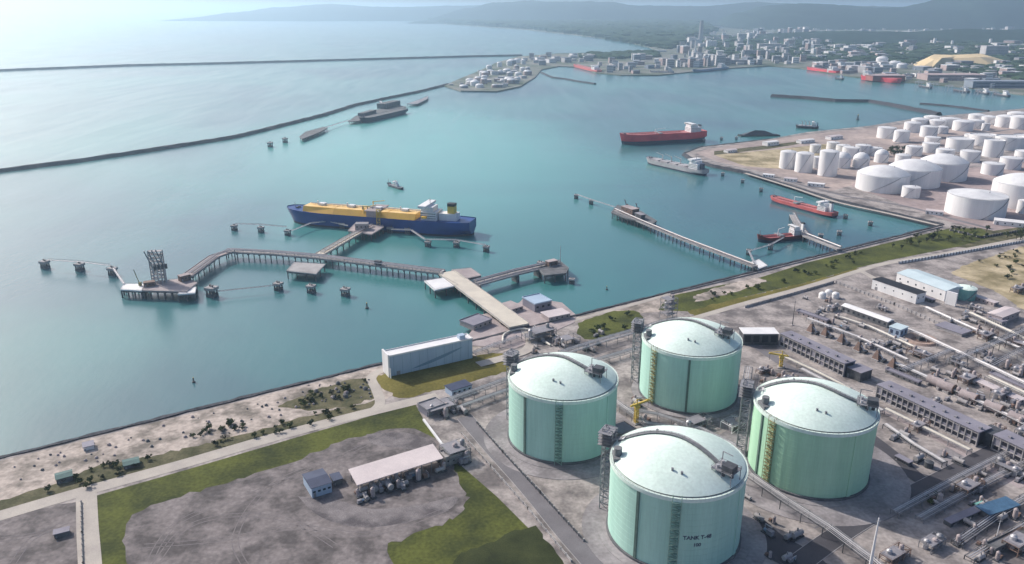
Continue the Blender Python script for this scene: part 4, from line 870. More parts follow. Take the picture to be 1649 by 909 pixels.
def steel_structure(label, p, wx, wy, h, levels, rz=AX, m='steel', vessels=2, name='process_structure', sd=0, group=None):
    t = thing(name, label, 'steel structure', p, rz, group); rnd = random.Random(sd); b = MB(); k = MB()
    nx = max(2, int(wx / 7) + 1); ny = max(2, int(wy / 7) + 1)
    for i in range(nx):
        for j in range(ny):
            x = -wx / 2 + wx * i / (nx - 1); y = -wy / 2 + wy * j / (ny - 1); b.bar((x, y, 0), (x, y, h), .45)
    for l in range(1, levels + 1):
        z = h * l / levels
        for i in range(nx): x = -wx / 2 + wx * i / (nx - 1); b.bar((x, -wy / 2, z), (x, wy / 2, z), .4)
        for j in range(ny): y = -wy / 2 + wy * j / (ny - 1); b.bar((-wx / 2, y, z), (wx / 2, y, z), .4)
        k.box(-wx / 2 + rnd.uniform(0, wx * .3), wx / 2 - rnd.uniform(0, wx * .3), -wy / 2, wy / 2, z + .2, z + .35)
        for s0, s1 in (((-wx / 2, -wy / 2), (wx / 2, -wy / 2)), ((wx / 2, -wy / 2), (wx / 2, wy / 2)), ((wx / 2, wy / 2), (-wx / 2, wy / 2)), ((-wx / 2, wy / 2), (-wx / 2, -wy / 2))): b.bar((*s0, z + 1.3), (*s1, z + 1.3), .12)
    b.bar((-wx / 2, -wy / 2, 0), (wx / 2, -wy / 2, h), .3); b.bar((wx / 2, wy / 2, 0), (wx / 2, -wy / 2, h), .3)
    b.build('frame', M[m], t); k.build('floors', M['gdeck'], t)
    for i in range(vessels):
        x = -wx / 2 + wx * (i + .5) / vessels; z = h * (rnd.randint(0, levels - 1)) / levels + .4; r_ = rnd.uniform(1.3, 2.2); hh = rnd.uniform(5, 9)
        v = MB(); v.cyl(x, rnd.uniform(-wy / 5, wy / 5), z, z + hh, r_, n=12); v.cyl(v.v[0][0] - r_, v.v[0][1], z + hh, z + hh + r_ * .5, r_, r_ * .4, 12); v.build('vessel', M[('pipe', 'lilac', 'steel')[i % 3]], t, smooth=True)
    return t
def tank_label_cyl(name, label, cat, p, r, h, m, roofm, cone=0, dome=0, group=None, flat=False, stair=True, n=40):
    t = thing(name, label, cat, p, 0, group)
    MB().ring(0, 0, [(r, 0), (r, h)], n).build('shell', m, t, smooth=True)
    b = MB()
    if dome: Rd = (r * r + dome * dome) / (2 * dome); b.ring(0, 0, [(max(.02, r * (1 - i / 8)), h + math.sqrt(Rd * Rd - (r * (1 - i / 8)) ** 2) - (Rd - dome)) for i in range(9)], n)
    elif flat: b.ring(0, 0, [(r, h), (r - .3, h), (r - .3, h - 1.6), (.02, h - 1.6)], n)
    else: b.ring(0, 0, [(r + .15, h - .1), (r + .15, h + .15), (.02, h + max(cone, .3))], n)
    b.build('roof', roofm, t, smooth=bool(dome))
    b = MB(); zz = h + .9
    b.tube([((r) * math.cos(2 * PI * i / 28), r * math.sin(2 * PI * i / 28), zz) for i in range(29)], .09 + .003 * r, 4); b.build('handrail', M['steel'], t)
    if stair:
        b = MB(); a0 = random.uniform(3.4, 4.6); k = 10
        for i in range(k):
            a = a0 + 1.1 * i / k; a2 = a0 + 1.1 * (i + 1) / k; b.bar(((r + .6) * math.cos(a), (r + .6) * math.sin(a), h * i / k), ((r + .6) * math.cos(a2), (r + .6) * math.sin(a2), h * (i + 1) / k), 1.0, .4)
        b.build('spiral_stair', M['steel'], t)
        MB().cyl(r * .3, -r * .2, h + .5, h + 2.2 + dome * .9 + cone * .7, .6, n=8).build('vent', M['steel'], t)
    return t
steel_structure('grey steel structure beside the cream road end, above the nearest tank roof', C(868, 545), 34, 14, 9, 2, m='steel', vessels=3, sd=1)
steel_structure('low grey pipe manifold structure left of the green lawn', C(912, 553), 26, 12, 6, 1, m='steel', vessels=2, sd=2)
steel_structure('tall grey process tower behind the back LNG tank', C(1076, 512), 14, 12, 23, 4, vessels=2, sd=3)
steel_structure('brown pipe structure between the two front LNG tanks', C(1000, 706), 18, 14, 9, 2, vessels=2, sd=4, m='rust')
steel_structure('grey structure between the back and nearest LNG tanks', C(1120, 688), 28, 10, 7, 2, vessels=3, sd=5)
steel_structure('small white-railed structure between the back and right LNG tanks', C(1180, 690), 16, 12, 6, 1, vessels=2, sd=6, m='white')
steel_structure('grey switchgear structure at the root of the service road', C(706, 662), 26, 16, 6, 1, vessels=2, sd=7)
steel_structure('grey machinery frame at the right end of the long open shed', C(733, 738), 18, 16, 10, 2, vessels=3, sd=8)
steel_structure('grey structure left of the right LNG tank top', C(1208, 690), 12, 9, 12, 2, vessels=1, sd=9)
t = thing('loop_pipe', 'big cream pipe loop left of the grey steel structure by the jetty road end', 'pipe', C(838, 546, .3)); MB().tube(smooth_path([Vector(p) for p in ((-18, -12, 1), (-16, 10, 1.4), (0, 22, 2), (18, 14, 2), (22, -4, 1.4), (30, -18, 1))], 6), 1.1, 8).build('pipe', M['cream'], t)
b = MB()
for p in ((-16, 6), (0, 22), (20, 6)): b.box(p[0] - 1, p[0] + 1, p[1] - 1, p[1] + 1, -.2, 1.2)
b.build('supports', M['conc'], t)
pipe_rack('grey pipe rack along the shore side of the leftmost LNG tank', [C(722, 655), C(812, 622), C(880, 598)], 9, 6, 5)
pipe_rack('second grey pipe rack just below the first, left of the leftmost tank', [C(735, 664), C(812, 636), C(850, 624)], 6, 4, 4)
pipe_rack('long pipe rack crossing behind the leftmost tank towards the back tank', [C(905, 577), C(970, 556), C(1040, 536), C(1060, 531)], 12, 6, 6)
pipe_rack('lower long pipe rack between the leftmost and back tanks', [C(960, 588), C(1010, 573), C(1040, 565)], 9, 5, 5)
pipe_rack('short pipe rack from the jetty road foot to the blue building', [C(762, 575), C(800, 560), C(836, 548)], 9, 4, 4)
pipe_rack('pipe rack running between the nearest and right LNG tanks to the lower edge', [C(1206, 778), C(1262, 818), C(1330, 862), C(1400, 915), C(1450, 960)], 8, 7, 5, sm='dsteel')
pipe_rack('pipe rack between the leftmost and nearest LNG tanks', [C(985, 650), C(1040, 690), C(1100, 700), C(1150, 712)], 7, 5, 4)
pipe_rack('long pale pipe rack along the grey quay building to the back tank', [C(1205, 600), C(1200, 630), C(1216, 660)], 7, 6, 4)
pipe_rack('dark pipe rack descending from the right edge above the plant', [C(1700, 512), C(1640, 545), C(1590, 568), C(1535, 590)], 9, 8, 5, sm='dsteel')
pipe_rack('second pale pipe rack below the dark one on the right edge', [C(1700, 545), C(1640, 572), C(1590, 598)], 8, 4, 4)
pipe_rack('pale pipe rack in front of the second long grey building', [C(1425, 665), C(1500, 702), C(1560, 732)], 6, 4, 4, pm='cream')
pipe_rack('pipe rack across the plant from the cone hoods to the orange ring', [C(1452, 605), C(1500, 585), C(1530, 572)], 7, 6, 4)
pipe_rack('low pipe rack right of the cylinder units on the right edge', [C(1590, 612), C(1649, 640), C(1710, 668)], 8, 4, 5, pm='cream')
pipe_rack('low pipe bundle in the bottom right corner yard', [C(1540, 880), C(1600, 838), C(1649, 808), C(1710, 775)], 7, 3, 5, sm='dsteel')
pipe_rack('second low pipe bundle in the bottom right corner yard', [C(1560, 905), C(1620, 868), C(1700, 820)], 6, 3, 4, sm='dsteel')
pipe_rack('low pipe rack from the yellow crane to the nearest tank back', [C(1010, 668), C(1060, 676), C(1130, 700), C(1190, 730)], 6, 5, 4)
pipe_rack('low pipe rack behind the right LNG tank beside the second long grey building', [C(1290, 600), C(1350, 632), C(1420, 668)], 6, 4, 4)
pipe_rack('long low pipe rack beside the white-roofed shed in the plant yard', [C(1345, 512), C(1400, 530), C(1460, 558), C(1500, 578)], 5, 3, 4, pm='cream')
pipe_rack('pale pipe rack in front of the upper long grey building', [C(1262, 580), C(1310, 602), C(1368, 632)], 5, 4, 3, pm='cream')
pipe_rack('low pipe rack across the lower right yard', [C(1480, 840), C(1530, 812), C(1600, 775), C(1680, 735)], 6, 3, 5)
pipe_rack('grey pipe rack between the long bund wall and the large white hall', [C(1490, 500), C(1560, 532), C(1640, 566)], 6, 4, 4)
pipe_rack('long pipe rack running diagonally under the long bund wall to the right edge', [C(1390, 508), C(1480, 545), C(1580, 592), C(1690, 645)], 7, 5, 5)
pipe_rack('long dark pipe rack behind the second long grey building', [C(1440, 592), C(1520, 628), C(1610, 672), C(1700, 718)], 6, 5, 5, sm='dsteel')
pipe_rack('long pale pipe rack crossing the yard right of the teal tank', [C(1560, 510), C(1640, 548), C(1720, 590)], 7, 5, 4, pm='cream')
pipe_rack('pipe rack beside the asphalt crossing towards the right edge', [C(1440, 832), C(1530, 783), C(1640, 726), C(1720, 690)], 6, 4, 5)
pipe_rack('dark pipe rack at the foot of the right LNG tank apron', [C(1425, 690), C(1470, 722), C(1520, 752)], 5, 4, 4, sm='dsteel')
pipe_rack('pipe rack along the open yard behind the cone hoods', [C(1300, 518), C(1380, 548), C(1460, 585)], 5, 4, 4)
t = thing('duct', 'white angled duct from the switchgear to the open shed end', 'duct', C(682, 676)); o_ = C(682, 676); b = MB()
pp = [C(682, 676, 2) - o_, C(712, 716, 2) - o_, C(735, 717, 2) - o_]
for a, c in zip(pp[:-1], pp[1:]): b.bar(a, c, 1.6, 1.6)
b.build('duct_run', M['white'], t); b = MB()
for a in pp: b.box(a.x - .4, a.x + .4, a.y - .4, a.y + .4, 0, 1.4)
b.build('supports', M['steel'], t)

# ------------------------------------------------------------------ buildings near the shore
t = building('long_hall', 'long pale blue hall with a darker blue swoosh across its side, at the shore', 'building', C(628, 607), C(761, 577), 13, 20, M['bluew'], M['white'], door=True, parapet=True)
L_, rz_ = frame(C(628, 607), C(761, 577)); 
b = MB(); up, lo = [], []
for i in range(17): 
    f = i / 16; x = L_ * (.26 + .62 * f); zc = 3 + 11 * f ** 1.8; wd = 3.2 * math.sin(PI * f) ** .7 + .1; up.append((x, -.06, zc + wd)); lo.append((x, -.06, zc))
b.add(up + lo, [(i, i + 1, 17 + i + 1, 17 + i) for i in range(16)]); b.build('darker_swoosh', M['blued'], t)  # darker blue arc across the facade
b = MB(); b.box(-1.6, 0, -1.5, 14.5, 0, 22.5); b.box(-.8, .0, -4, -1.5, 0, 10); b.build('end_wall', M['white'], t)
b = MB(); b.box(L_ * .86, L_ * .93, 3, 9, 20.6, 24.5); b.build('roof_housing', M['bluew'], t)
b = MB()
for i in range(10): b.box(L_ * (i + .5) / 10 - .12, L_ * (i + .5) / 10 + .12, -.09, .02, 0, 20)
b.build('cladding_seams', M['blued'], t)
# open shed
rc = P([(575, 783), (714, 739), (697, 716), (561, 757)], 9.0); c0 = sum(rc, Vector()) / 4
t = thing('open_shed', 'long open shed with a pinkish white roof on the gravel lot', 'shed', (c0.x, c0.y, 0)); q = [(p.x - c0.x, p.y - c0.y) for p in rc]
MB().prism(q, 9.0, 9.6).build('roof', M['pinkroof'], t)
def lerp2(u, v): 
    a = Vector(q[0]).lerp(Vector(q[1]), u); c = Vector(q[3]).lerp(Vector(q[2]), u); return a.lerp(c, v)
for i in range(9):
    for v in (.06, .94):
        p = lerp2(.02 + .96 * i / 8, v); MB().cyl(p.x, p.y, 0, 9, .35, n=6).build('column', M['steel'], t)
b = MB()
for i in range(9): a = lerp2(.02 + .96 * i / 8, .03); c = lerp2(.02 + .96 * i / 8, .97); b.bar((a.x, a.y, 8.7), (c.x, c.y, 8.7), .4)
b.build('beams', M['steel'], t)
sp = C(640, 790)
def truck_skid(name, label, cat, p, rz, group, kind=0):
    t = thing(name, label, cat, p, rz, group)
    MB().box(-3, 3, -1.3, 1.3, 0.2, .7).build('base_frame', M['dsteel'], t)
    if kind == 0:
        v = MB(); v.tube([(-2.6, 0, 2.1), (2.6, 0, 2.1)], 1.2, 12); v.build('vessel', M['conc'], t, smooth=True); v = MB(); v.box(-2, -1.6, -.9, .9, .7, 1.3); v.box(1.6, 2, -.9, .9, .7, 1.3); v.build('saddle', M['steel'], t)
        MB().cyl(0, 0, 3.2, 4.6, .3, n=8).build('nozzle', M['steel'], t)
    elif kind == 1:
        MB().box(-2.4, .4, -1, 1, .7, 2.8).build('housing', M['gdeck'], t); MB().tube([(.4, 0, 1.6), (2.2, 0, 1.6)], .7, 10).build('motor', M['blued'], t); MB().tube([(2.4, -.9, .7), (2.4, -.9, 3.6), (-1, -.9, 3.6)], .25, 6).build('pipe', M['pipe'], t)
    else:
        MB().cyl(-1, 0, .7, 5, 1.1, n=12).build('vessel', M['lilac'], t, smooth=True); MB().cyl(-1, 0, 5, 5.8, 1.1, .3, 12).build('head', M['lilac'], t); MB().box(1, 2.8, -1, 1, .7, 2.2).build('cabinet', M['rust'], t)
    return t
K = [truck_skid('vessel_skid', 'small horizontal vessel on a skid standing in the plant yard', 'equipment skid', C(585, 800), AX, 'small horizontal vessels in the plant yard', 0),
     truck_skid('pump_skid', 'small boxed pump skid with a blue motor in the plant yard', 'equipment skid', C(600, 795), AX, 'small pump skids in the plant yard', 1),
     truck_skid('filter_skid', 'small upright pinkish vessel with rusty cabinet in the plant yard', 'equipment skid', C(615, 790), AX, 'small upright vessels in the plant yard', 2)]
rnd = random.Random(11)
def scatter_skids(poly, n, smin=.9, smax=1.7):
    x0, x1 = min(p[0] for p in poly), max(p[0] for p in poly); y0, y1 = min(p[1] for p in poly), max(p[1] for p in poly); k = 0
    while k < n:
        x, y = rnd.uniform(x0, x1), rnd.uniform(y0, y1)
        if in_poly(x, y, poly): copy_tree(K[rnd.randint(0, 2)], C(x, y), AX + rnd.choice([0, PI / 2]), scale=rnd.uniform(smin, smax)); k += 1
scatter_skids([(575, 792), (590, 805), (720, 765), (710, 750)], 22, 1.0, 1.9)
scatter_skids([(560, 775), (572, 772), (590, 800), (580, 812)], 3)
scatter_skids([(690, 655), (740, 640), (750, 665), (715, 690)], 10)
scatter_skids([(700, 735), (745, 725), (755, 748), (715, 760)], 6)
scatter_skids([(1005, 640), (1025, 640), (1060, 690), (1180, 690), (1150, 715), (1010, 700)], 16)
scatter_skids([(845, 530), (930, 520), (1000, 550), (960, 575), (860, 570)], 16)
scatter_skids([(1200, 800), (1230, 830), (1340, 905), (1220, 905)], 10)
scatter_skids([(1215, 590), (1250, 595), (1330, 640), (1390, 680), (1340, 660), (1230, 620)], 12)
scatter_skids([(1290, 470), (1340, 470), (1360, 510), (1470, 560), (1440, 580), (1300, 520)], 22)
scatter_skids([(1470, 590), (1560, 600), (1649, 650), (1649, 700), (1600, 670), (1500, 640)], 26)
scatter_skids([(1440, 690), (1560, 745), (1500, 770), (1430, 710)], 6)
scatter_skids([(1500, 800), (1649, 740), (1649, 900), (1540, 905)], 26)
scatter_skids([(1500, 500), (1600, 500), (1649, 530), (1560, 555)], 14)
scatter_skids([(1560, 560), (1649, 590), (1649, 620), (1600, 600)], 12)
FG = ('low steel equipment frame standing in the open plant yard right of the four LNG tanks', 'low equipment frames in the right plant yard')
f0 = steel_structure(FG[0], C(1500, 655), 16, 8, 5, 1, vessels=3, sd=21, name='equipment_frame', group=FG[1])
f1 = steel_structure(FG[0], C(1560, 615), 22, 9, 6, 2, vessels=2, sd=22, name='equipment_frame', group=FG[1], m='rust')
for px, py, sc in [(1340, 500, 1), (1480, 575, 1), (1540, 590, 1), (1610, 640, 1.1), (1640, 600, 1), (1590, 545, 1), (1640, 560, 1), (1560, 790, 1), (1620, 760, 1.1), (1640, 880, 1.1), (1500, 880, 1), (1440, 900, .9), (1480, 690, .8), (1360, 665, .8), (1270, 615, .8), (1230, 600, .7), (1420, 500, .8), (1500, 470, 1), (1570, 500, .9), (1640, 470, 1), (1400, 560, .8), (1330, 590, .7), (1600, 700, .9), (1649, 700, 1)]:
    copy_tree(rnd.choice([f0, f1]), C(px, py), AX + rnd.choice([0, 0, PI / 2]), scale=sc)
# wheel tracks and darker patches on the gravel lot
def track(pix, wd=.7, gap=1.9):
    pts = smooth_path(P(pix)); b = MB()
    for sgn in (-1, 1):
        Ls, _ = offs(pts, 2 * gap); _, Rs = offs(pts, 2 * gap); ln = Ls if sgn > 0 else Rs; A, B_ = offs(ln, wd); b.strip([(p.x, p.y, .125) for p in A], [(p.x, p.y, .125) for p in B_])
    struct('wheel_track', b, M['pad2'])
M['pad2'] = mat('worn pale gravel', (0.20, 0.18, 0.18), (0.15, 0.135, 0.145), .95, .06, amt=.25)
M['dgravel'] = mat('mottled dark gravel', (0.22, 0.20, 0.205), (0.09, 0.08, 0.088), .95, .05, amt=.3, contrast=(.4,.6))
for q_ in [[(250, 909), (300, 850), (380, 830), (470, 840), (540, 880)], [(240, 905), (290, 840), (420, 790), (500, 760)], [(620, 700), (560, 730), (440, 780), (380, 860), (400, 920)], [(720, 820), (600, 860), (480, 850), (350, 870), (230, 880)], [(0, 870), (60, 860), (110, 840)], [(20, 909), (50, 870), (90, 850)]]: track(q_)
for i_, q_ in enumerate([[(480, 800), (540, 805), (600, 820), (680, 812), (735, 800), (715, 825), (600, 850), (520, 835)], [(590, 700), (650, 697), (700, 712), (690, 725), (640, 722), (600, 715)]]): sheet('dark_gravel_patch', smooth_path(P(q_ + q_[:1]), 4)[:-1], .115 + .002 * i_, M['dgravel'])  # darker mottled patches below and above the open shed
# navy roofed cabin on the lot and others
building('site_office', 'small pale blue building with a dark navy roof left of the long open shed', 'building', C(503, 803), C(535, 793), 20, 8, M['bluew'], M['navyroof'], win=(4, 1, 2, 1.5, M['glass']), gable=1.2)
building('side_hut', 'small dark hut beside the navy-roofed building on the gravel lot', 'hut', C(538, 783), C(552, 779), 9, 4, M['concd'], M['navyroof'])
building('substation', 'small navy-roofed substation under the lawn at the root of the service road', 'building', C(728, 640), C(760, 630), 12, 6, M['bluew'], M['navyroof'], win=(4, 1, 2, 1.5, M['void']))
building('grey_switch_house', 'grey square house at the start of the service road', 'building', C(688, 672), C(716, 662), 14, 6, M['lavroof'], M['gdeck'], win=(3, 1, 2, 1.5, M['void']), parapet=True)
building('shed_end_house', 'small grey concrete house at the right end of the open shed', 'building', C(718, 752), C(744, 744), 10, 7, M['conc'], M['conc'], win=(3, 1, 1.5, 1.5, M['void']), parapet=True)

# ------------------------------------------------------------------ vaporiser buildings on the right
def long_bay(label, a, c, depth, h, n, cat='building', name='vaporiser_building', rows=2):
    t = thing(name, label, cat, (a.x, a.y, 0), frame(a, c)[1]); L = frame(a, c)[0]
    MB().box(0, L, .3, depth, 0, h).build('wall', M['lavroof'], t); rf = MB().box(-.6, L + .6, -.8, depth + .6, h + .003, h + .7).build('roof', M['lavroof'], t)
    b = MB()
    for i in range(n + 1): x = L * i / n; b.box(x - .35, x + .35, -.5, .28, 0, h - .003)
    for r_ in range(1, rows + 1): b.box(.36, L - .36, -.35, .27, h * r_ / rows - 1.6, h * r_ / rows - 1.0)
    b.box(.36, L - .36, -.3, .27, 0, 1.1); b.build('frame', M['conc'], t)
    for i in range(n):
        for r_ in range(rows):
            if (i * 5 + r_ * 3) % 7 == 3: continue
            x = L * (i + .5) / n; MB().box(x - L / n * .3, x + L / n * .3, .1, .296, h * r_ / rows + 1.4, h * (r_ + 1) / rows - 2.0).build('opening', M['void'], t)
    MB().box(L + .003, L + .2, depth * .15, depth * .85, .5, h - 1).build('end_opening', M['void'], t)
    for i in range(n): 
        if i % 2: k = MB(); k.box(L * (i + .5) / n - 1, L * (i + .5) / n + 1, depth * .3, depth * .3 + 2.2, h + .7, h + 1.5 + (i % 3) * .5); k.build('roof_vent', M['gdeck'], rf)
    return t
long_bay('long grey concrete building with dark openings behind the right LNG tank, upper one', C(1255, 557), C(1357, 607), 14, 13, 14)
long_bay('second long grey concrete building with dark openings, right of the right LNG tank', C(1410, 641), C(1571, 720), 15, 12.5, 18)
long_bay('grey concrete building with dark openings cut off by the right edge of the view', C(1596, 724), C(1720, 785), 15, 12.5, 10)
building('dark_link_house', 'dark square house linking the two long grey concrete buildings', 'building', C(1362, 606), C(1384, 616), 16, 9, M['dsteel'], M['lavroof'])
building('dark_machine_house', 'dark machine house at the right end of the second long grey building', 'building', C(1574, 712), C(1593, 721), 14, 11, M['dsteel'], M['dsteel'])
building('dark_filled_shed', 'white-roofed shed behind the back LNG tank, its shaded interior painted as dark walls', 'building', C(1196, 556), C(1252, 556), 16, 12, M['dsteel'], M['white'], win=(4, 1, 6, 7, M['void']), door=False)  # open shed: dark walls and panels paint the shade under its roof
for i, (x0, y0, x1, y1, dp, h_, wm, rm, lb) in enumerate([
    (1565, 618, 1640, 652, 9, 3.5, 'lilac', 'pinkroof', 'long low pinkish unit just right of the big horizontal drum row'), (1592, 606, 1690, 650, 7, 3, 'lilac', 'lavroof', 'second long low unit at the right edge above the drum row'),
    (1648, 600, 1720, 632, 9, 4, 'conc', 'pinkroof', 'third low unit cut by the right edge under the pale pipe rack'), (1425, 600, 1478, 622, 5, 3, 'concd', 'lavroof', 'low dark unit between the two long grey buildings and the drums'),
    (1470, 478, 1500, 489, 6, 4, 'concd', 'lavroof', 'narrow grey unit at the right end of the long white hall'), (1282, 505, 1330, 522, 6, 3, 'lilac', 'lavroof', 'low unit left of the white-roofed shed'),
    (1560, 480, 1600, 494, 8, 4, 'lilac', 'pinkroof', 'low pinkish unit right of the teal tank'), (1590, 518, 1612, 527, 8, 5, 'conc', 'lavroof', 'small grey unit left of the pinkish building at the right edge'),
    (1290, 628, 1345, 652, 5, 3, 'lilac', 'lavroof', 'low unit behind the dome of the right LNG tank'), (1225, 655, 1246, 664, 5, 4, 'concd', 'lavroof', 'little dark unit behind the left side of the right LNG tank'),
    (1530, 850, 1590, 824, 5, 3, 'concd', 'lavroof', 'low grey unit in the bottom right yard left of the blue shelter'), (1600, 895, 1655, 868, 6, 4, 'concd', 'concd', 'low dark unit in the bottom right corner'),
    (1440, 740, 1462, 752, 5, 3, 'concd', 'lavroof', 'small dark unit between the right tank apron and the crossing')]):
    building('process_unit', lb, 'building', C(x0, y0), C(x1, y1), dp, h_, M[wm], M[rm], win=(6, 1, 1.6, 1.4, M['void']), over=.3, parapet=bool(i % 2))
def hood(label, p, group):
    t = thing('cone_hood', label, 'intake hood', p, AX, group)
    MB().box(-5, 5, -4, 4, 0, 1.4).build('plinth', M['conc'], t)
    b = MB(); b.add([(-4, -3.4, 1.4), (4, -3.4, 1.4), (4, 3.4, 1.4), (-4, 3.4, 1.4), (-1.1, -1, 9.5), (1.1, -1, 9.5), (1.1, 1, 9.5), (-1.1, 1, 9.5)], [(0, 1, 5, 4), (1, 2, 6, 5), (2, 3, 7, 6), (3, 0, 4, 7), (4, 5, 6, 7), (0, 3, 2, 1)]); b.build('hood', M['rust'], t)
    MB().cyl(0, 0, 9.5, 11.5, .9, n=10).build('stub_stack', M['steel'], t)
    MB().box(-3, 3, -8.5, -5.2, 0, 2.6).build('blower', M['dsteel'], t); MB().tube([(0, -6, 2.4), (0, -4, 5), (0, -2, 6)], .7, 8).build('duct', M['pipe'], t); return t
h0 = hood('brown cone-shaped hood on a plinth in the row behind the upper long grey building', C(1306, 535), 'row of brown cone hoods')
for px, py in ((1329, 541), (1355, 552), (1382, 565), (1412, 579), (1437, 592)): copy_tree(h0, C(px, py))
def drum(label, p, group):
    t = thing('exchanger_unit', label, 'exchanger', p, AX, group)
    b = MB(); b.box(-5, 5, -5, -3.8, 0, 2.4); b.box(-5, 5, 3.8, 5, 0, 2.4); b.build('saddle', M['conc'], t)
    b = MB(); b.tube([(0, -7, 5), (0, 6.6, 5)], 4.1, 20); b.build('shell', M['lilac'], t, smooth=True)
    MB().tube([(0, -7.6, 5), (0, -7.02, 5)], 4.4, 20).build('flange', M['rust'], t)
    MB().cyl(0, 2, 8.6, 11.5, .8, n=10).build('nozzle', M['pipe'], t)
    MB().box(-5, 3, -14, -9.5, 0, 1.5).build('slab', M['conc'], t); return t
d0 = drum('big dull pinkish horizontal drum with a rusty end behind the second long grey building', C(1505, 622), 'row of dull horizontal drums')
for px, py in ((1522, 630), (1558, 646), (1598, 664), (1637, 682)): copy_tree(d0, C(px, py))
building('curved_shed', 'long shed with a bright white roof in the middle of the plant yard', 'shed', C(1354, 502), C(1428, 529), 11, 7, M['concd'], M['white'], win=(9, 1, 2.5, 2.5, M['void']), gable=1.8)
building('blue_annex', 'pale blue annex with dark doors at the right end of the long white-roofed shed', 'building', C(1430, 539), C(1448, 545), 15, 9, M['bluew'], M['blueroof'], win=(2, 1, 3, 4, M['navyroof']))
building('white_hall', 'long white hall with a dark roof, upper plant yard', 'building', C(1403, 465), C(1474, 490), 16, 12, M['white'], M['black'], win=(5, 1, 1.5, 1.5, M['glass']), door=True)
building('blue_roof_hall', 'large white hall with a pale blue pitched roof behind the long white hall', 'building', C(1442, 456), C(1520, 486), 34, 13, M['white'], M['blueroof'], win=(6, 1, 2, 2, M['glass']), gable=3)
t = thing('screen_wall', 'tall narrow white wall left of the teal tank', 'wall', C(1530, 492), AX); MB().box(-1, 1, -6, 6, 0, 16).build('panel', M['white'], t); MB().box(-1.6, 1.6, -6.5, 6.5, 0, .8).build('footing', M['conc'], t)
tank_label_cyl('fire_water_tank', 'squat teal green tank beside the tall narrow white wall', 'storage tank', C(1553, 480), 11.5, 13, M['teal'], M['dome'], dome=2)
building('pink_hut', 'pinkish building with pale roof near the right edge above the dark pipe rack', 'building', C(1612, 523), C(1640, 512), 16, 8, M['lilac'], M['pinkroof'], win=(4, 1, 2, 1.5, M['glass']), gable=1.5)
building('plant_slab_house', 'flat pale concrete building right of the long bund wall', 'building', C(1505, 528), C(1548, 543), 18, 3, M['conc'], M['lavroof'])
for i, (px, py) in enumerate([(1324, 480), (1334, 476), (1345, 480)]): tank_label_cyl('small_white_tank', ['leftmost', 'middle', 'rightmost'][i] + ' small white tank of the three at the corner of the plant road', 'storage tank', C(px, py), 4.2, 5, M['white'], M['white'], dome=2.5, stair=False, n=20, group='three small white tanks at the plant corner')
b = MB(); 
tt = thing('ring_bund', 'round pale orange earth ring around a dark pit in the plant yard', 'earth ring', C(1483, 548)); MB().ring(0, 0, [(17, 0), (15, 2), (12, 2), (9, .1)], 40).build('bank', mat('orange earth', (0.42, 0.31, 0.26), (0.32, 0.235, 0.20), .95, .2), tt, smooth=True); MB().cyl(0, 0, 0.05, .2, 8.9, n=30).build('pit', M['rust'], tt); MB().box(-3, 3, -2, 2, .2, 3.5).build('sump_box', M['dsteel'], tt)
def wall_line(label, pix, h=2.6, th=.5, m='conc', name='boundary_wall', cat='wall'):
    pts = P(pix); base = pts[0]; t = thing(name, label, cat, base); b = MB(); k = MB()
    for a, c in zip(pts[:-1], pts[1:]):
        a = a - base; c = c - base; b.bar((a.x, a.y, h / 2), (c.x, c.y, h / 2), th, h); n = max(1, int((c - a).length / 6))
        for i in range(n + 1): p = a.lerp(c, i / n); k.box(p.x - th * .9, p.x + th * .9, p.y - th * .9, p.y + th * .9, 0, h + .3)
    b.build('panel', M[m], t); k.build('posts', M['conc'], t); return t
wall_line('long pale wall running down the plant yard past the white-roofed shed', [(1346, 456), (1440, 492), (1550, 540)], 3, .9)
wall_line('pale wall along the belt road above the plant', [(1200, 496), (1240, 485), (1300, 468), (1342, 456)], 2.6, .6)
wall_line('pale wall bordering the road above the tan earth', [(1447, 425), (1520, 413), (1649, 390), (1740, 374)], 3, 1.0, 'white')
wall_line('low wall along the left side of the service road', [(744, 700), (790, 752), (850, 820), (920, 905)], 1.6, .5)
wall_line('dark low wall between the service road and the leftmost tank', [(768, 682), (810, 730), (870, 795), (940, 872)], 2.0, .6, 'dsteel')
wall_line('thin fence wall along the left of the side road', [(131, 810), (132, 860), (134, 909), (136, 960)], 1.6, .4, 'concd')
wall_line('thin pale wall between the green belt and the sea wall', [(1080, 474), (1220, 440), (1380, 400), (1518, 366)], 1.4, .5)
wall_line('dark wall under the tank farm along the corner road', [(1530, 372), (1580, 384), (1649, 372), (1720, 360)], 3, .8, 'dsteel')
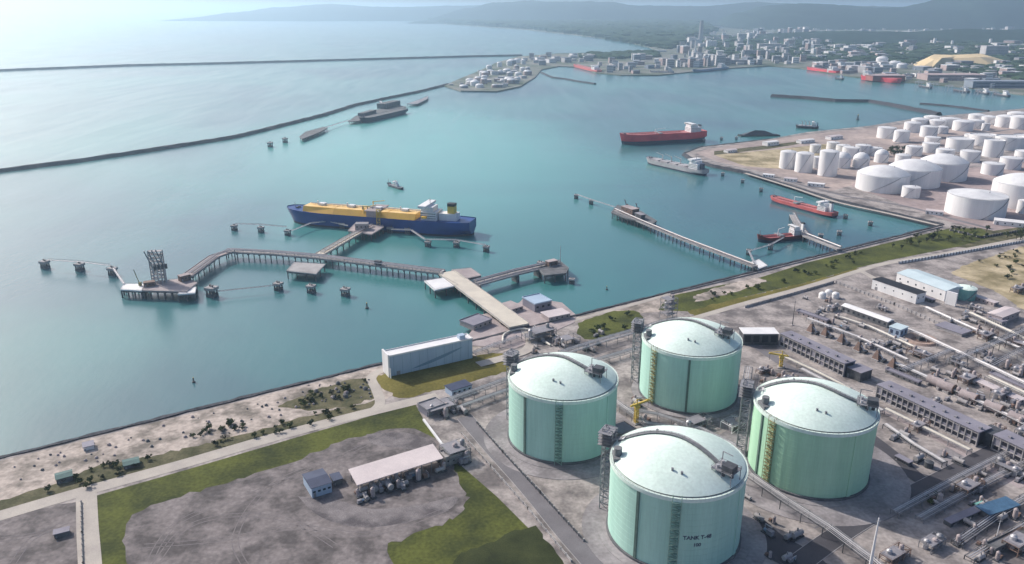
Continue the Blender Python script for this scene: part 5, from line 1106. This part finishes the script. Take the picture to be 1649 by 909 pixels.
# masts, cranes
def mast(label, p, h, m='pipe', name='lightning_mast', r=.7):
    t = thing(name, label, 'mast', p); MB().cyl(0, 0, 0, h, r, r * .35, 10).build('pole', M[m], t); MB().box(-1.4, 1.4, -1.4, 1.4, -.1, .8).build('footing', M['conc'], t); MB().cyl(0, 0, h, h + 2.5, .1, n=6).build('spike', M['steel'], t)
    b = MB()
    for s in (-1, 1): b.bar((0, 0, h * .93), (s * 1.5, 0, h * .95), .25)
    b.build('bracket', M['steel'], t)
mast('tall white lightning mast in the lower right, in front of the asphalt crossing', C(1399, 925), 40, 'white', r=1.1)
mast('thin dark mast standing at the left end of the cone hoods', C(1276, 524), 28, 'dsteel', r=.5)
mast('thin white mast in the bottom right yard', C(1604, 868), 14, 'white', r=.35)
def jib_crane(label, p, h, rz):
    t = thing('jib_crane', label, 'crane', p, rz); b = MB(); lattice(b, 0, 0, 2.4, 2.4, 0, h, 6, .4); b.build('tower', M['yellow'], t)
    b = MB(); b.bar((-6, 0, h), (12, 0, h + 2), 1.4, 1.4); b.bar((0, 0, h + 5), (12, 0, h + 2.4), .35); b.bar((0, 0, h + 5), (-6, 0, h), .35); b.bar((0, 0, h), (0, 0, h + 5), .8); b.build('jib', M['yellow'], t)
    MB().box(-2, 2, -2, 2, h - 2.5, h - .2).build('cab', M['yellow'], t); MB().bar((11, 0, h + 1.5), (11, 0, h - 5), .2).build('hook_line', M['dsteel'], t); MB().box(-3, 3, -3, 3, 0, .8).build('footing', M['conc'], t)
jib_crane('yellow jib crane between the leftmost and back LNG tanks', C(1024, 682), 17, R(25)); jib_crane('yellow jib crane in front of the upper long grey building', C(1257, 592), 12, R(170))
# blue shelter, round tank lower right
building('blue_canopy', 'blue-roofed shelter in the bottom right yard', 'shelter', C(1592, 838), C(1640, 822), 10, 4, M['concd'], M['blue'], win=(4, 1, 2.2, 2, M['void']))
building('blue_box', 'small teal box beside the blue-roofed shelter', 'container', C(1582, 826), C(1593, 822), 6, 3, M['teal'], M['teal'])
tank_label_cyl('small_dark_tank', 'small dark round tank on the pale ground beside the asphalt crossing', 'storage tank', C(1495, 752), 3.2, 4, M['dsteel'], M['dsteel'], cone=1, stair=False, n=20)
sheet('pale_yard_patch', ragged(smooth_path(P([(1500, 735), (1530, 718), (1570, 728), (1560, 748), (1520, 760), (1500, 750)]), 3)), .1, M['pad'])
building('yard_container', 'pale container in the left bottom lot beside the side road', 'container', C(88, 868), C(112, 862), 5, 3, M['concd'], M['lavroof'])
building('shore_hut', 'small teal hut half hidden in scrub by the left shore road', 'hut', C(92, 781), C(118, 774), 9, 4, M['concd'], M['tealdark'], gable=1)
building('shore_shed', 'low teal-roofed shed in the scrub right of the small teal hut', 'shed', C(200, 757), C(225, 751), 9, 3, M['concd'], M['tealdark'], gable=.8)
building('shore_store', 'small pale hut on the sand near the left sea wall', 'hut', C(135, 727), C(152, 723), 8, 3, M['white'], M['lavroof'])

# ------------------------------------------------------------------ white storage tanks
def wt(px, yb, yt, rpx, kind, label, group=None):
    f = C(px, yb); u = f.xy.length; dist = math.sqrt(u * u + HC * HC); s = dist / FPX / (1 + 0) ; 
    # size of one photo pixel at that distance, seen off axis
    off = (px - 824.5) / FPX; s *= 1 / math.sqrt(1 + off * off)
    r = rpx * s * (1.16 if yb < 225 else 1.06); p = f + Vector((f.x, f.y, 0)).normalized() * r; dep = math.atan2(HC, u)
    ytf = (yb - yt) * s / math.cos(dep); h = max(4, ytf)
    kw = {'dome': dict(dome=r * .32), 'low': dict(dome=r * .18), 'cone': dict(cone=r * .14), 'flat': dict(flat=True), 'sph': dict(dome=r * .7)}[kind]
    tank_label_cyl('white_storage_tank', label, 'storage tank', (p.x, p.y, 0), r, h, M['white'], M['wroof'], group=group, n=40 if rpx > 15 else 24, **kw)
wt(1418, 312, 287, 38, 'dome', 'large white domed tank nearest the quay, left one of the three big domes')
wt(1468, 304, 277, 38, 'dome', 'large white domed tank in the middle of the three big domes')
wt(1515, 293, 266, 34, 'dome', 'large white domed tank behind, right one of the three big domes')
wt(1465, 320, 304, 13, 'cone', 'small white tank standing in front of the three big domes')
wt(1567, 353, 322, 42, 'cone', 'big squat white tank with a nearly flat roof nearest the green belt')
wt(1640, 338, 302, 42, 'dome', 'biggest white domed tank at the right edge behind the squat flat-roofed one')
wt(1646, 345, 325, 9, 'cone', 'small white tank at the right edge beside the squat flat-roofed tank')
wt(1452, 268, 252, 11, 'low', 'small white tank peeping over the roof of the middle big dome')
names = ['first', 'second', 'third', 'fourth', 'fifth', 'sixth', 'seventh', 'eighth', 'ninth', 'tenth']
for i, a in enumerate([(1267, 273, 247, 12), (1293, 279, 250, 13), (1331, 285, 247, 14)]): wt(*a, 'low', names[i] + ' tall narrow white tank from the left, along the quay side', 'tall narrow white tanks along the quay')
for i, a in enumerate([(1355, 272, 256, 12), (1385, 272, 257, 12), (1418, 263, 250, 10)]): wt(*a, 'sph', names[i] + ' round-topped white tank from the left, behind the tall narrow ones', 'round-topped white tanks behind the tall narrow ones')
for i, a in enumerate([(1368, 256, 240, 12), (1388, 251, 236, 11), (1408, 252, 240, 10), (1316, 272, 255, 9), (1356, 250, 236, 10)]): wt(*a, 'cone', ['leftmost white tank of the rear cluster, just behind the round-topped tanks', 'white tank right of centre in the rear cluster', 'rightmost white tank of the rear cluster before the dark trees', 'slim white tank half hidden behind the tall narrow tanks', 'rearmost white tank of the cluster behind the round-topped tanks'][i])
for i, a in enumerate([(1426, 224, 208, 12), (1450, 230, 213, 11), (1468, 214, 200, 11), (1494, 222, 206, 11), (1516, 216, 206, 8), (1508, 207, 196, 11), (1528, 206, 193, 13), (1549, 212, 198, 13), (1570, 208, 196, 10), (1586, 211, 200, 5)]): wt(*a, 'low' if i % 3 else 'cone', names[i] + ' small white tank of the farthest tank rows', 'small white tanks of the farthest rows')
for i, a in enumerate([(1470, 252, 238, 12), (1497, 247, 233, 12), (1520, 258, 243, 13), (1560, 262, 246, 14), (1596, 283, 266, 15), (1625, 274, 257, 15), (1648, 262, 246, 14), (1565, 232, 219, 12), (1500, 235, 223, 11), (1340, 243, 231, 9), (1312, 247, 235, 8)]): wt(*a, 'cone', 'low white tank with a shallow cone roof standing between the main tank rows', 'mixed white tanks between the rows')
for i, a in enumerate([(1480, 205, 194, 11), (1500, 200, 190, 11), (1572, 198, 187, 11), (1592, 201, 190, 10)]): wt(*a, 'low', names[i] + ' hazy white tank from the left behind the farthest tank rows', 'hazy white tanks behind the farthest rows')
for i, a in enumerate([(1618, 206, 190, 13), (1642, 209, 191, 14), (1636, 194, 184, 12)]): wt(*a, 'low', ['left', 'right', 'rear'][i] + ' white tank of the farthest trio at the right edge', 'farthest white tanks at the right edge')
for i, a in enumerate([(1543, 245, 226, 19), (1581, 236, 220, 19), (1597, 254, 228, 14), (1623, 243, 223, 20), (1650, 237, 221, 18)]): wt(*a, 'flat', names[i] + ' open-topped white tank from the left in the middle row on the right', 'open-topped white tanks in the right middle row')
for i, (px, py, w_, d_2, h_) in enumerate([(1236, 236, 40, 18, 9), (1172, 247, 30, 14, 6), (1290, 232, 50, 16, 7), (1338, 226, 46, 18, 8), (1228, 285, 22, 10, 5), (1262, 292, 24, 12, 6), (1300, 300, 30, 12, 6), (1490, 345, 26, 14, 6), (1600, 362, 40, 20, 7)]):
    a = C(px, py); building('tank_farm_shed', ['white shed at the start of the peninsula road', 'small shed near the peninsula tip', 'long pale shed beyond the peninsula field', 'pale shed behind the rear tank cluster', 'low shed on the quay left of the tall narrow tanks', 'low shed on the quay in front of the first narrow tank', 'low shed on the quay in front of the third narrow tank', 'low pump shed between the small front tank and the squat tank', 'pale shed below the squat flat-roofed tank'][i], 'shed', a, a + Vector((w_ * .86, w_ * .5 * (1 if i < 4 else -1), 0)), d_2, h_, M['white'], M['pinkroof'] if i % 2 else M['white'], gable=1.5, win=(4, 1, 2, 2, M['void']))

# ------------------------------------------------------------------ trees and bushes
def tree_mesh(kind, seed):
    rnd = random.Random(seed); t = thing(kind, 'x', 'bush' if kind == 'bush' else 'tree', (0, 0, 0)); H = 7.0 if kind == 'tree' else 3.4; Rr = 3.0 if kind == 'tree' else 2.6
    b = MB(); top = H * .55
    b.tube([(0, 0, -.2), (.1, .05, H * .25), (-.1, .1, top)], .28 if kind == 'tree' else .16, 6)
    for k in range(4): a = rnd.uniform(0, 6.28); b.tube([(0, 0, H * (.2 + .06 * k)), (math.cos(a) * Rr * .5, math.sin(a) * Rr * .5, H * (.5 + .08 * k))], .1, 5)
    b.build('trunk', M['bark'], t)
    b = MB(); cl = [(rnd.gauss(0, Rr * .38), rnd.gauss(0, Rr * .38), H * rnd.uniform(.4, .85), rnd.uniform(.6, 1.25)) for _ in range(9)]
    for (x, y, z, s) in cl:
        for _ in range(34):
            v = Vector((rnd.gauss(0, 1), rnd.gauss(0, 1), rnd.gauss(0, .8))).normalized() * s * rnd.uniform(.4, 1.15); c = Vector((x, y, z)) + v
            u = Vector((rnd.uniform(-1, 1), rnd.uniform(-1, 1), rnd.uniform(-1, 1))).normalized(); w_ = u.orthogonal().normalized(); e = rnd.uniform(.22, .5)
            b.add([c - u * e, c + w_ * e * .7, c + u * e, c - w_ * e * .7], [(0, 1, 2, 3)])
    b.build('crown', M['leaf'] if seed % 2 else M['leaf2'], t); return t
protos = {('bush', s): tree_mesh('bush', s) for s in (1, 2, 3)}; protos.update({('tree', s): tree_mesh('tree', s) for s in (4, 5)})
usedp = set()
def plant(kind, px, py, label, group, sc):
    s = rnd.choice([k[1] for k in protos if k[0] == kind]); o = protos[(kind, s)]; p = C(px, py)
    if (kind, s) not in usedp:
        usedp.add((kind, s)); o.location = p; o['label'] = label; o['group'] = group; o.scale = (sc,) * 3; return
    copy_tree(o, p, rnd.uniform(0, 6.28), label=label, group=group, scale=(sc * rnd.uniform(.9, 1.3), sc * rnd.uniform(.9, 1.3), sc))
def plant_poly(kind, poly, n, label, group, s0, s1):
    x0, x1 = min(p[0] for p in poly), max(p[0] for p in poly); y0, y1 = min(p[1] for p in poly), max(p[1] for p in poly); k = 0
    while k < n:
        x, y = rnd.uniform(x0, x1), rnd.uniform(y0, y1)
        if in_poly(x, y, poly): plant(kind, x, y, label, group, rnd.uniform(s0, s1)); k += 1
L1 = 'dark green bush on the scrubby strip beside the left shore road'
for q_ in ([(60, 795), (110, 770), (165, 750), (240, 738), (240, 755), (130, 790)], [(330, 715), (500, 668), (590, 652), (600, 660), (440, 700), (330, 728)], [(300, 700), (380, 680), (400, 690), (320, 712)]): plant_poly('bush', q_, 17, L1, 'bushes beside the left shore road', .6, 1.4)
plant_poly('bush', [(470, 640), (590, 612), (600, 632), (500, 660)], 14, 'low bush among the rubble left of the curved access road', 'bushes left of the curved access road', .7, 1.5)
plant_poly('bush', [(1130, 492), (1240, 462), (1380, 425), (1400, 402), (1300, 430), (1150, 475)], 26, 'green bush on the belt between the sea wall and the plant', 'bushes on the green belt', .8, 1.6)
plant_poly('tree', [(1430, 395), (1530, 370), (1590, 372), (1590, 384), (1530, 396), (1440, 412)], 30, 'leafy tree at the right end of the green belt', 'trees at the end of the green belt', .9, 1.5)
plant_poly('tree', [(1425, 246), (1445, 240), (1476, 245), (1478, 252), (1440, 254)], 16, 'dark tree in the clump among the white tanks', 'dark trees among the white tanks', 1.6, 2.6)
plant_poly('bush', [(940, 520), (1020, 505), (1030, 525), (950, 545)], 7, 'dark bush on the small green lawn', 'bushes on the small lawn', .8, 1.6)
plant_poly('tree', [(1590, 384), (1649, 370), (1700, 372), (1640, 388)], 10, 'dark tree on the shrubby plot at the right edge', 'trees on the shrubby plot', 1.0, 1.8)
plant_poly('bush', [(1530, 425), (1649, 398), (1690, 440), (1600, 455)], 18, 'tawny bush on the tan earth at the right edge', 'bushes on the tan earth', .8, 1.6)
plant_poly('bush', [(1480, 800), (1649, 720), (1649, 740), (1500, 815)], 8, 'low bush beside the asphalt road on the lower right', 'bushes beside the asphalt road', .5, 1.0)
for k_, o in protos.items():
    if k_ not in usedp: plant(k_[0], 1250, 455, 'green bush on the belt between the sea wall and the plant', 'bushes on the green belt', 1)
# stones on the scrub
def rock_thing(px, py, s, label, group):
    b = MB(); n = 7; vs = []
    for z, q_ in ((-.2, 1), (.5, .85), (.9, .35)):
        for i in range(n): a = 2 * PI * i / n; vs.append((s * q_ * math.cos(a) * rnd.uniform(.7, 1.2), s * q_ * math.sin(a) * rnd.uniform(.7, 1.2), s * z))
    b.add(vs, [(j * n + i, j * n + (i + 1) % n, (j + 1) * n + (i + 1) % n, (j + 1) * n + i) for j in range(2) for i in range(n)] + [tuple(range(2 * n, 3 * n))]); o = b.build('boulder', M['concd'] if rnd.random() < .5 else M['lilac'], org=None); o.location = C(px, py); tag(o, label, 'boulder', group)
for _ in range(26): rock_thing(rnd.uniform(490, 600), rnd.uniform(618, 645), rnd.uniform(.8, 2.6), 'rough boulder among the rubble left of the curved access road', 'boulders left of the curved access road')
for _ in range(70): x = rnd.uniform(20, 600); rock_thing(x, 738 - .247 * x + rnd.uniform(9, 45), rnd.uniform(.6, 1.6), 'rough boulder on the sand strip above the left shore road', 'boulders on the sand strip')

# ------------------------------------------------------------------ far town, far headland
TM = [M['tw1'], M['tw2'], M['tw3'], M['tw4'], M['white']]
def far_box(px, py, wpx, hpx, dpx, mi, name, label, cat, group=None, rz=None, roof=None):
    p = C(px, py); s = p.length / FPX; W_, H_ = wpx * s, hpx * s; D_ = dpx * s; t = thing(name, label, cat, p, rz if rz is not None else R(rnd.choice([-8, 0, 12, 25])), group)
    MB().box(-W_ / 2, W_ / 2, 0, D_, 0, H_).build('wall', TM[mi], t); MB().box(-W_ / 2 - .5, W_ / 2 + .5, -.5, D_ + .5, H_ + .01, H_ + max(1, .08 * H_)).build('roof', roof or TM[rnd.choice([0, 1, 3, 4])], t)
    b = MB(); n = max(2, int(W_ / 12)); rows = max(1, int(H_ / 9))
    for r_ in range(rows):
        zc = H_ * (r_ + .5) / rows; b.box(-W_ * .45, W_ * .45, -.3, .05, zc - 1.1, zc + 1.1)
    w2 = b.build('window_bands', M['glass'], t); return t
groups_t = [('small white building in the hazy far town', 'small white town buildings'), ('small grey building in the hazy far town', 'small grey town buildings'), ('small pinkish building in the hazy far town', 'small pinkish town buildings'), ('small bluish building in the hazy far town', 'small bluish town buildings'), ('small bright white building in the hazy far town', 'small bright white town buildings')]
TOWN = []
def town(poly, n, wr, hr, place, cat='building'):
    x0, x1 = min(p[0] for p in poly), max(p[0] for p in poly); y0, y1 = min(p[1] for p in poly), max(p[1] for p in poly); k = 0
    while k < n:
        x, y = rnd.uniform(x0, x1), rnd.uniform(y0, y1)
        if not in_poly(x, y, poly): continue
        mi = rnd.choice([0, 0, 0, 1, 2, 2, 3, 4, 4]); w_ = rnd.uniform(*wr)
        colr = ['white', 'grey', 'pinkish', 'bluish', 'bright white'][mi]
        TOWN.append((x, y, w_, rnd.uniform(*hr), w_ * rnd.uniform(.5, 1.2), mi, colr, place)); k += 1
town([(1110, 62), (1300, 52), (1330, 90), (1290, 106), (1240, 104), (1170, 108), (1110, 112), (1080, 100)], 170, (3, 11), (3, 11), 'in the central part of the far town')
town([(1070, 104), (1160, 100), (1150, 112), (1070, 117)], 18, (5, 12), (5, 14), 'on the far quay below the town')
town([(1300, 55), (1440, 55), (1480, 80), (1440, 96), (1320, 100)], 110, (4, 14), (2, 7), 'in the middle of the far industrial plain')
town([(1440, 55), (1649, 50), (1700, 80), (1640, 92), (1500, 82)], 60, (4, 13), (2, 6), 'on the right of the far plain')
town([(1300, 104), (1440, 106), (1445, 128), (1390, 124), (1330, 116)], 36, (6, 16), (3, 8), 'behind the two distant red ships')
town([(1450, 112), (1649, 100), (1700, 130), (1649, 148), (1560, 138), (1450, 129)], 50, (7, 20), (3, 7), 'along the far right quay')
town([(960, 96), (1075, 96), (1070, 118), (1000, 120), (960, 115)], 26, (5, 13), (4, 10), 'on the quay between headland and town')
town([(850, 92), (960, 90), (955, 104), (870, 106)], 22, (6, 15), (3, 8), 'at the back of the far headland')
def far_tank(px, py, rpx, hpx, mi, label, group=None, kind='dome', name='far_storage_tank', cat='storage tank'):
    p = C(px, py); s = p.length / FPX; r = rpx * s; t = thing(name, label, cat, p, 0, group); MB().ring(0, 0, [(r, 0), (r, hpx * s)], 20).build('shell', TM[mi], t, smooth=True)
    MB().ring(0, 0, [(r, hpx * s), (r * .7, hpx * s + r * (.25 if kind == 'dome' else .1)), (.05, hpx * s + r * (.35 if kind == 'dome' else .15))], 20).build('roof', M['wroof'], t, smooth=True)
k = 0
hp = [(740, 142), (770, 118), (805, 103), (850, 95), (860, 108), (850, 125), (800, 143), (745, 144)]
while k < 34:
    x, y = rnd.uniform(735, 865), rnd.uniform(98, 143)
    if not in_poly(x, y, hp): continue
    mi = rnd.choice([0, 0, 4, 2, 1]); far_tank(x, y, rnd.uniform(3.5, 7), rnd.uniform(3, 7), 4 if mi in (0, 4) else mi, 'small %s tank crowded on the far headland' % {0: 'white', 4: 'white', 2: 'pinkish', 1: 'grey'}[mi], '%s tanks on the far headland' % {0: 'white', 4: 'white', 2: 'pinkish', 1: 'grey'}[mi]); k += 1
town([(722, 138), (745, 130), (800, 106), (850, 98), (862, 120), (835, 136), (790, 145), (745, 144)], 26, (5, 13), (2, 6), 'crowded on the far headland')
TOWN.sort(key=lambda q: -q[2] * q[3])
for (x, y, w_, h_, d_3, mi, colr, place) in TOWN[:290]:
    far_box(x, y, w_, h_, d_3, mi, 'town_building', 'small %s building %s' % (colr, place), 'building', 'small %s buildings %s' % (colr, place))
b = MB()
for (x, y, w_, h_, d_3, mi, colr, place) in TOWN[290:]:
    p = C(x, y); s_ = p.length / FPX; b.box(-w_ * s_ / 2, w_ * s_ / 2, 0, d_3 * s_, 0, h_ * s_, rz=R(rnd.choice([-8, 0, 12, 25])), c=p)
for poly_, n_ in (([(1110, 50), (1700, 44), (1700, 95), (1300, 98), (1120, 100)], 900), ([(1450, 100), (1700, 96), (1700, 140), (1460, 126)], 160), ([(700, 36), (1000, 36), (1100, 48), (1100, 70), (960, 56)], 60)):
    k = 0
    while k < n_:
        x, y = rnd.uniform(poly_[0][0], 1700), rnd.uniform(36, 140)
        if not in_poly(x, y, poly_): continue
        p = C(x, y); s_ = p.length / FPX; w_ = rnd.uniform(1.5, 5); b.box(-w_ * s_ / 2, w_ * s_ / 2, 0, w_ * s_ * .7, 0, rnd.uniform(1, 2.6) * s_, rz=R(rnd.choice([-8, 0, 12, 25])), c=p); k += 1
tag(b.build('town_houses', M['tw1'], org=(0, 0, 0)), 'mass of tiny pale houses filling the gaps of the far hazy town', 'houses', None, 'stuff')
# landmarks of the far town
def chimney(px, py, hpx, rpx, label, m=4):
    p = C(px, py); s = p.length / FPX; t = thing('chimney', label, 'chimney', p); MB().cyl(0, 0, 0, hpx * s, rpx * s, rpx * s * .7, 12).build('stack', TM[m], t); MB().cyl(0, 0, hpx * s, hpx * s * 1.03, rpx * s * .75, n=12).build('cap', M['tw4'], t)
chimney(1119, 88, 20, 1.3, 'thin white chimney rising at the left side of the far town'); chimney(1204, 76, 13, 2.0, 'white chimney in the centre of the far town'); chimney(1220, 62, 10, 2.6, 'pale chimney behind the centre of the far town')
chimney(1504, 74, 10, 2.4, 'bright white silo tower left on the right far plain'); chimney(1533, 73, 6, 2, 'short white silo tower right of the bright white one'); chimney(1594, 73, 8, 2.4, 'white silo tower behind the pale warehouse on the right'); chimney(1279, 79, 11, .9, 'thin grey chimney left of a pair in the far town', 3); chimney(1303, 78, 11, .9, 'thin grey chimney right of a pair in the far town', 3); chimney(1128, 66, 28, 3.6, 'pale hazy tower block behind the left side of the far town', 1); chimney(1192, 74, 12, 4.5, 'stubby pale tower behind the white central chimney', 0)
for a in [(1130, 46, 62, 2.5, 6, 4, 'long bright white roof high at the back left of the far town'), (1096, 66, 80, 2.5, 6, 4, 'long bright roof line across the woodland edge'), (1052, 84, 40, 2.5, 6, 4, 'bright low roof beside the tree strip'), (1304, 41, 56, 2.5, 6, 4, 'long white warehouse roof far back on the plain'), (1235, 44, 22, 2.5, 5, 4, 'short white roof far back in the centre'), (1398, 80, 42, 3.5, 8, 4, 'slanting bright white warehouse in the middle plain'), (1310, 94, 36, 4, 6, 4, 'long pale roof behind the far quay trees'), (1348, 92, 26, 4, 6, 4, 'second long pale roof behind the far quay'), (1340, 110, 52, 4, 8, 0, 'pale quay warehouse behind the distant red ship'), (1200, 104, 46, 6, 8, 1, 'pale grey sheds at the town waterfront'), (1604, 92, 30, 13, 14, 0, 'tall pale beige warehouse at the right of the golden sand pile'), (1380, 106, 40, 4, 8, 4, 'pale warehouse left of the white domes'), (1240, 82, 34, 9, 10, 0, 'white stepped warehouse in the centre of the far town'), (1146, 78, 14, 10, 8, 4, 'bright white block on the left of the far town'), (1160, 106, 14, 14, 8, 0, 'white grain silo block at the town waterfront'), (1205, 92, 16, 9, 8, 1, 'dark-sided block right of the waterfront silos'), (1231, 92, 14, 9, 8, 1, 'second dark-sided block at the town waterfront'), (1649, 76, 40, 3, 6, 4, 'white roof at the far right edge of the plain'), (1590, 60, 30, 2, 5, 4, 'faint white roof under the right mountain'), (1540, 130, 80, 7, 30, 2, 'long pinkish quay terminal at the far right'), (1620, 142, 90, 8, 22, 3, 'long bluish quay shed at the far right edge')]:
    far_box(a[0], a[1], a[2], a[3], a[4], a[5], 'warehouse', a[6], 'warehouse', None, 0, TM[a[5]])
for i, (px, py, r_, h_) in enumerate([(1419, 107, 8, 11), (1440, 108, 8, 6), (1452, 110, 7, 5)]): far_tank(px, py, r_, h_, 4, ['tall white silo left of', 'middle white dome of', 'right white dome of'][i] + ' the trio behind the far bulk ship')
p = C(1540, 112); s = p.length / FPX
t = thing('red_gantry', 'rusty red quay building beside the distant bulk ship', 'building', C(1430, 131)); s2 = C(1430, 131).length / FPX; MB().box(-22 * s2, 24 * s2, 0, 30 * s2, 0, 7 * s2).build('wall', M['redbrick'], t); MB().box(-23 * s2, 25 * s2, -1, 31 * s2, 7 * s2 + .01, 7.6 * s2).build('roof', M['tw3'], t)
for i in range(6):
    pc = C(1478 + 24 * i, 141 + 3.2 * i); s3 = pc.length / FPX; t = thing('quay_crane', names[i] + ' small hazy quay crane from the left on the far right quay', 'crane', pc, R(20), 'quay cranes on the far right quay'); b = MB()
    for x in (-3, 3):
        for y in (-3, 3): b.bar((x * s3, y * s3, 0), (x * s3 * .8, y * s3 * .8, 7 * s3), 1.6)
    b.build('legs', M['tw4'], t); b = MB(); b.bar((0, -9 * s3, 7.4 * s3), (0, 6 * s3, 7.4 * s3), 2.4); b.bar((0, 0, 7 * s3), (0, 0, 10 * s3), 1.6); b.bar((0, 0, 10 * s3), (0, -9 * s3, 7.6 * s3), 1); b.build('boom', M['tw4'], t)
# golden sand pile
pl = P([(1470, 104), (1482, 99), (1530, 96), (1600, 97), (1630, 101), (1600, 107), (1530, 106), (1500, 110), (1480, 110)]); c0 = sum(pl, Vector()) / len(pl); b = MB(); n = len(pl)
vs = [(p.x - c0.x, p.y - c0.y, 0) for p in pl] + [((p.x - c0.x) * .62, (p.y - c0.y) * .62, 48 if i % 2 else 38) for i, p in enumerate(pl)] + [(0, 0, 44)]
b.add(vs, [(i, (i + 1) % n, n + (i + 1) % n, n + i) for i in range(n)] + [(n + i, n + (i + 1) % n, 2 * n) for i in range(n)]); o = b.build('sand_pile', M['sandpile'], org=(c0.x, c0.y, 0)); tag(o, 'wide golden sand pile on the right of the far plain', 'sand pile')
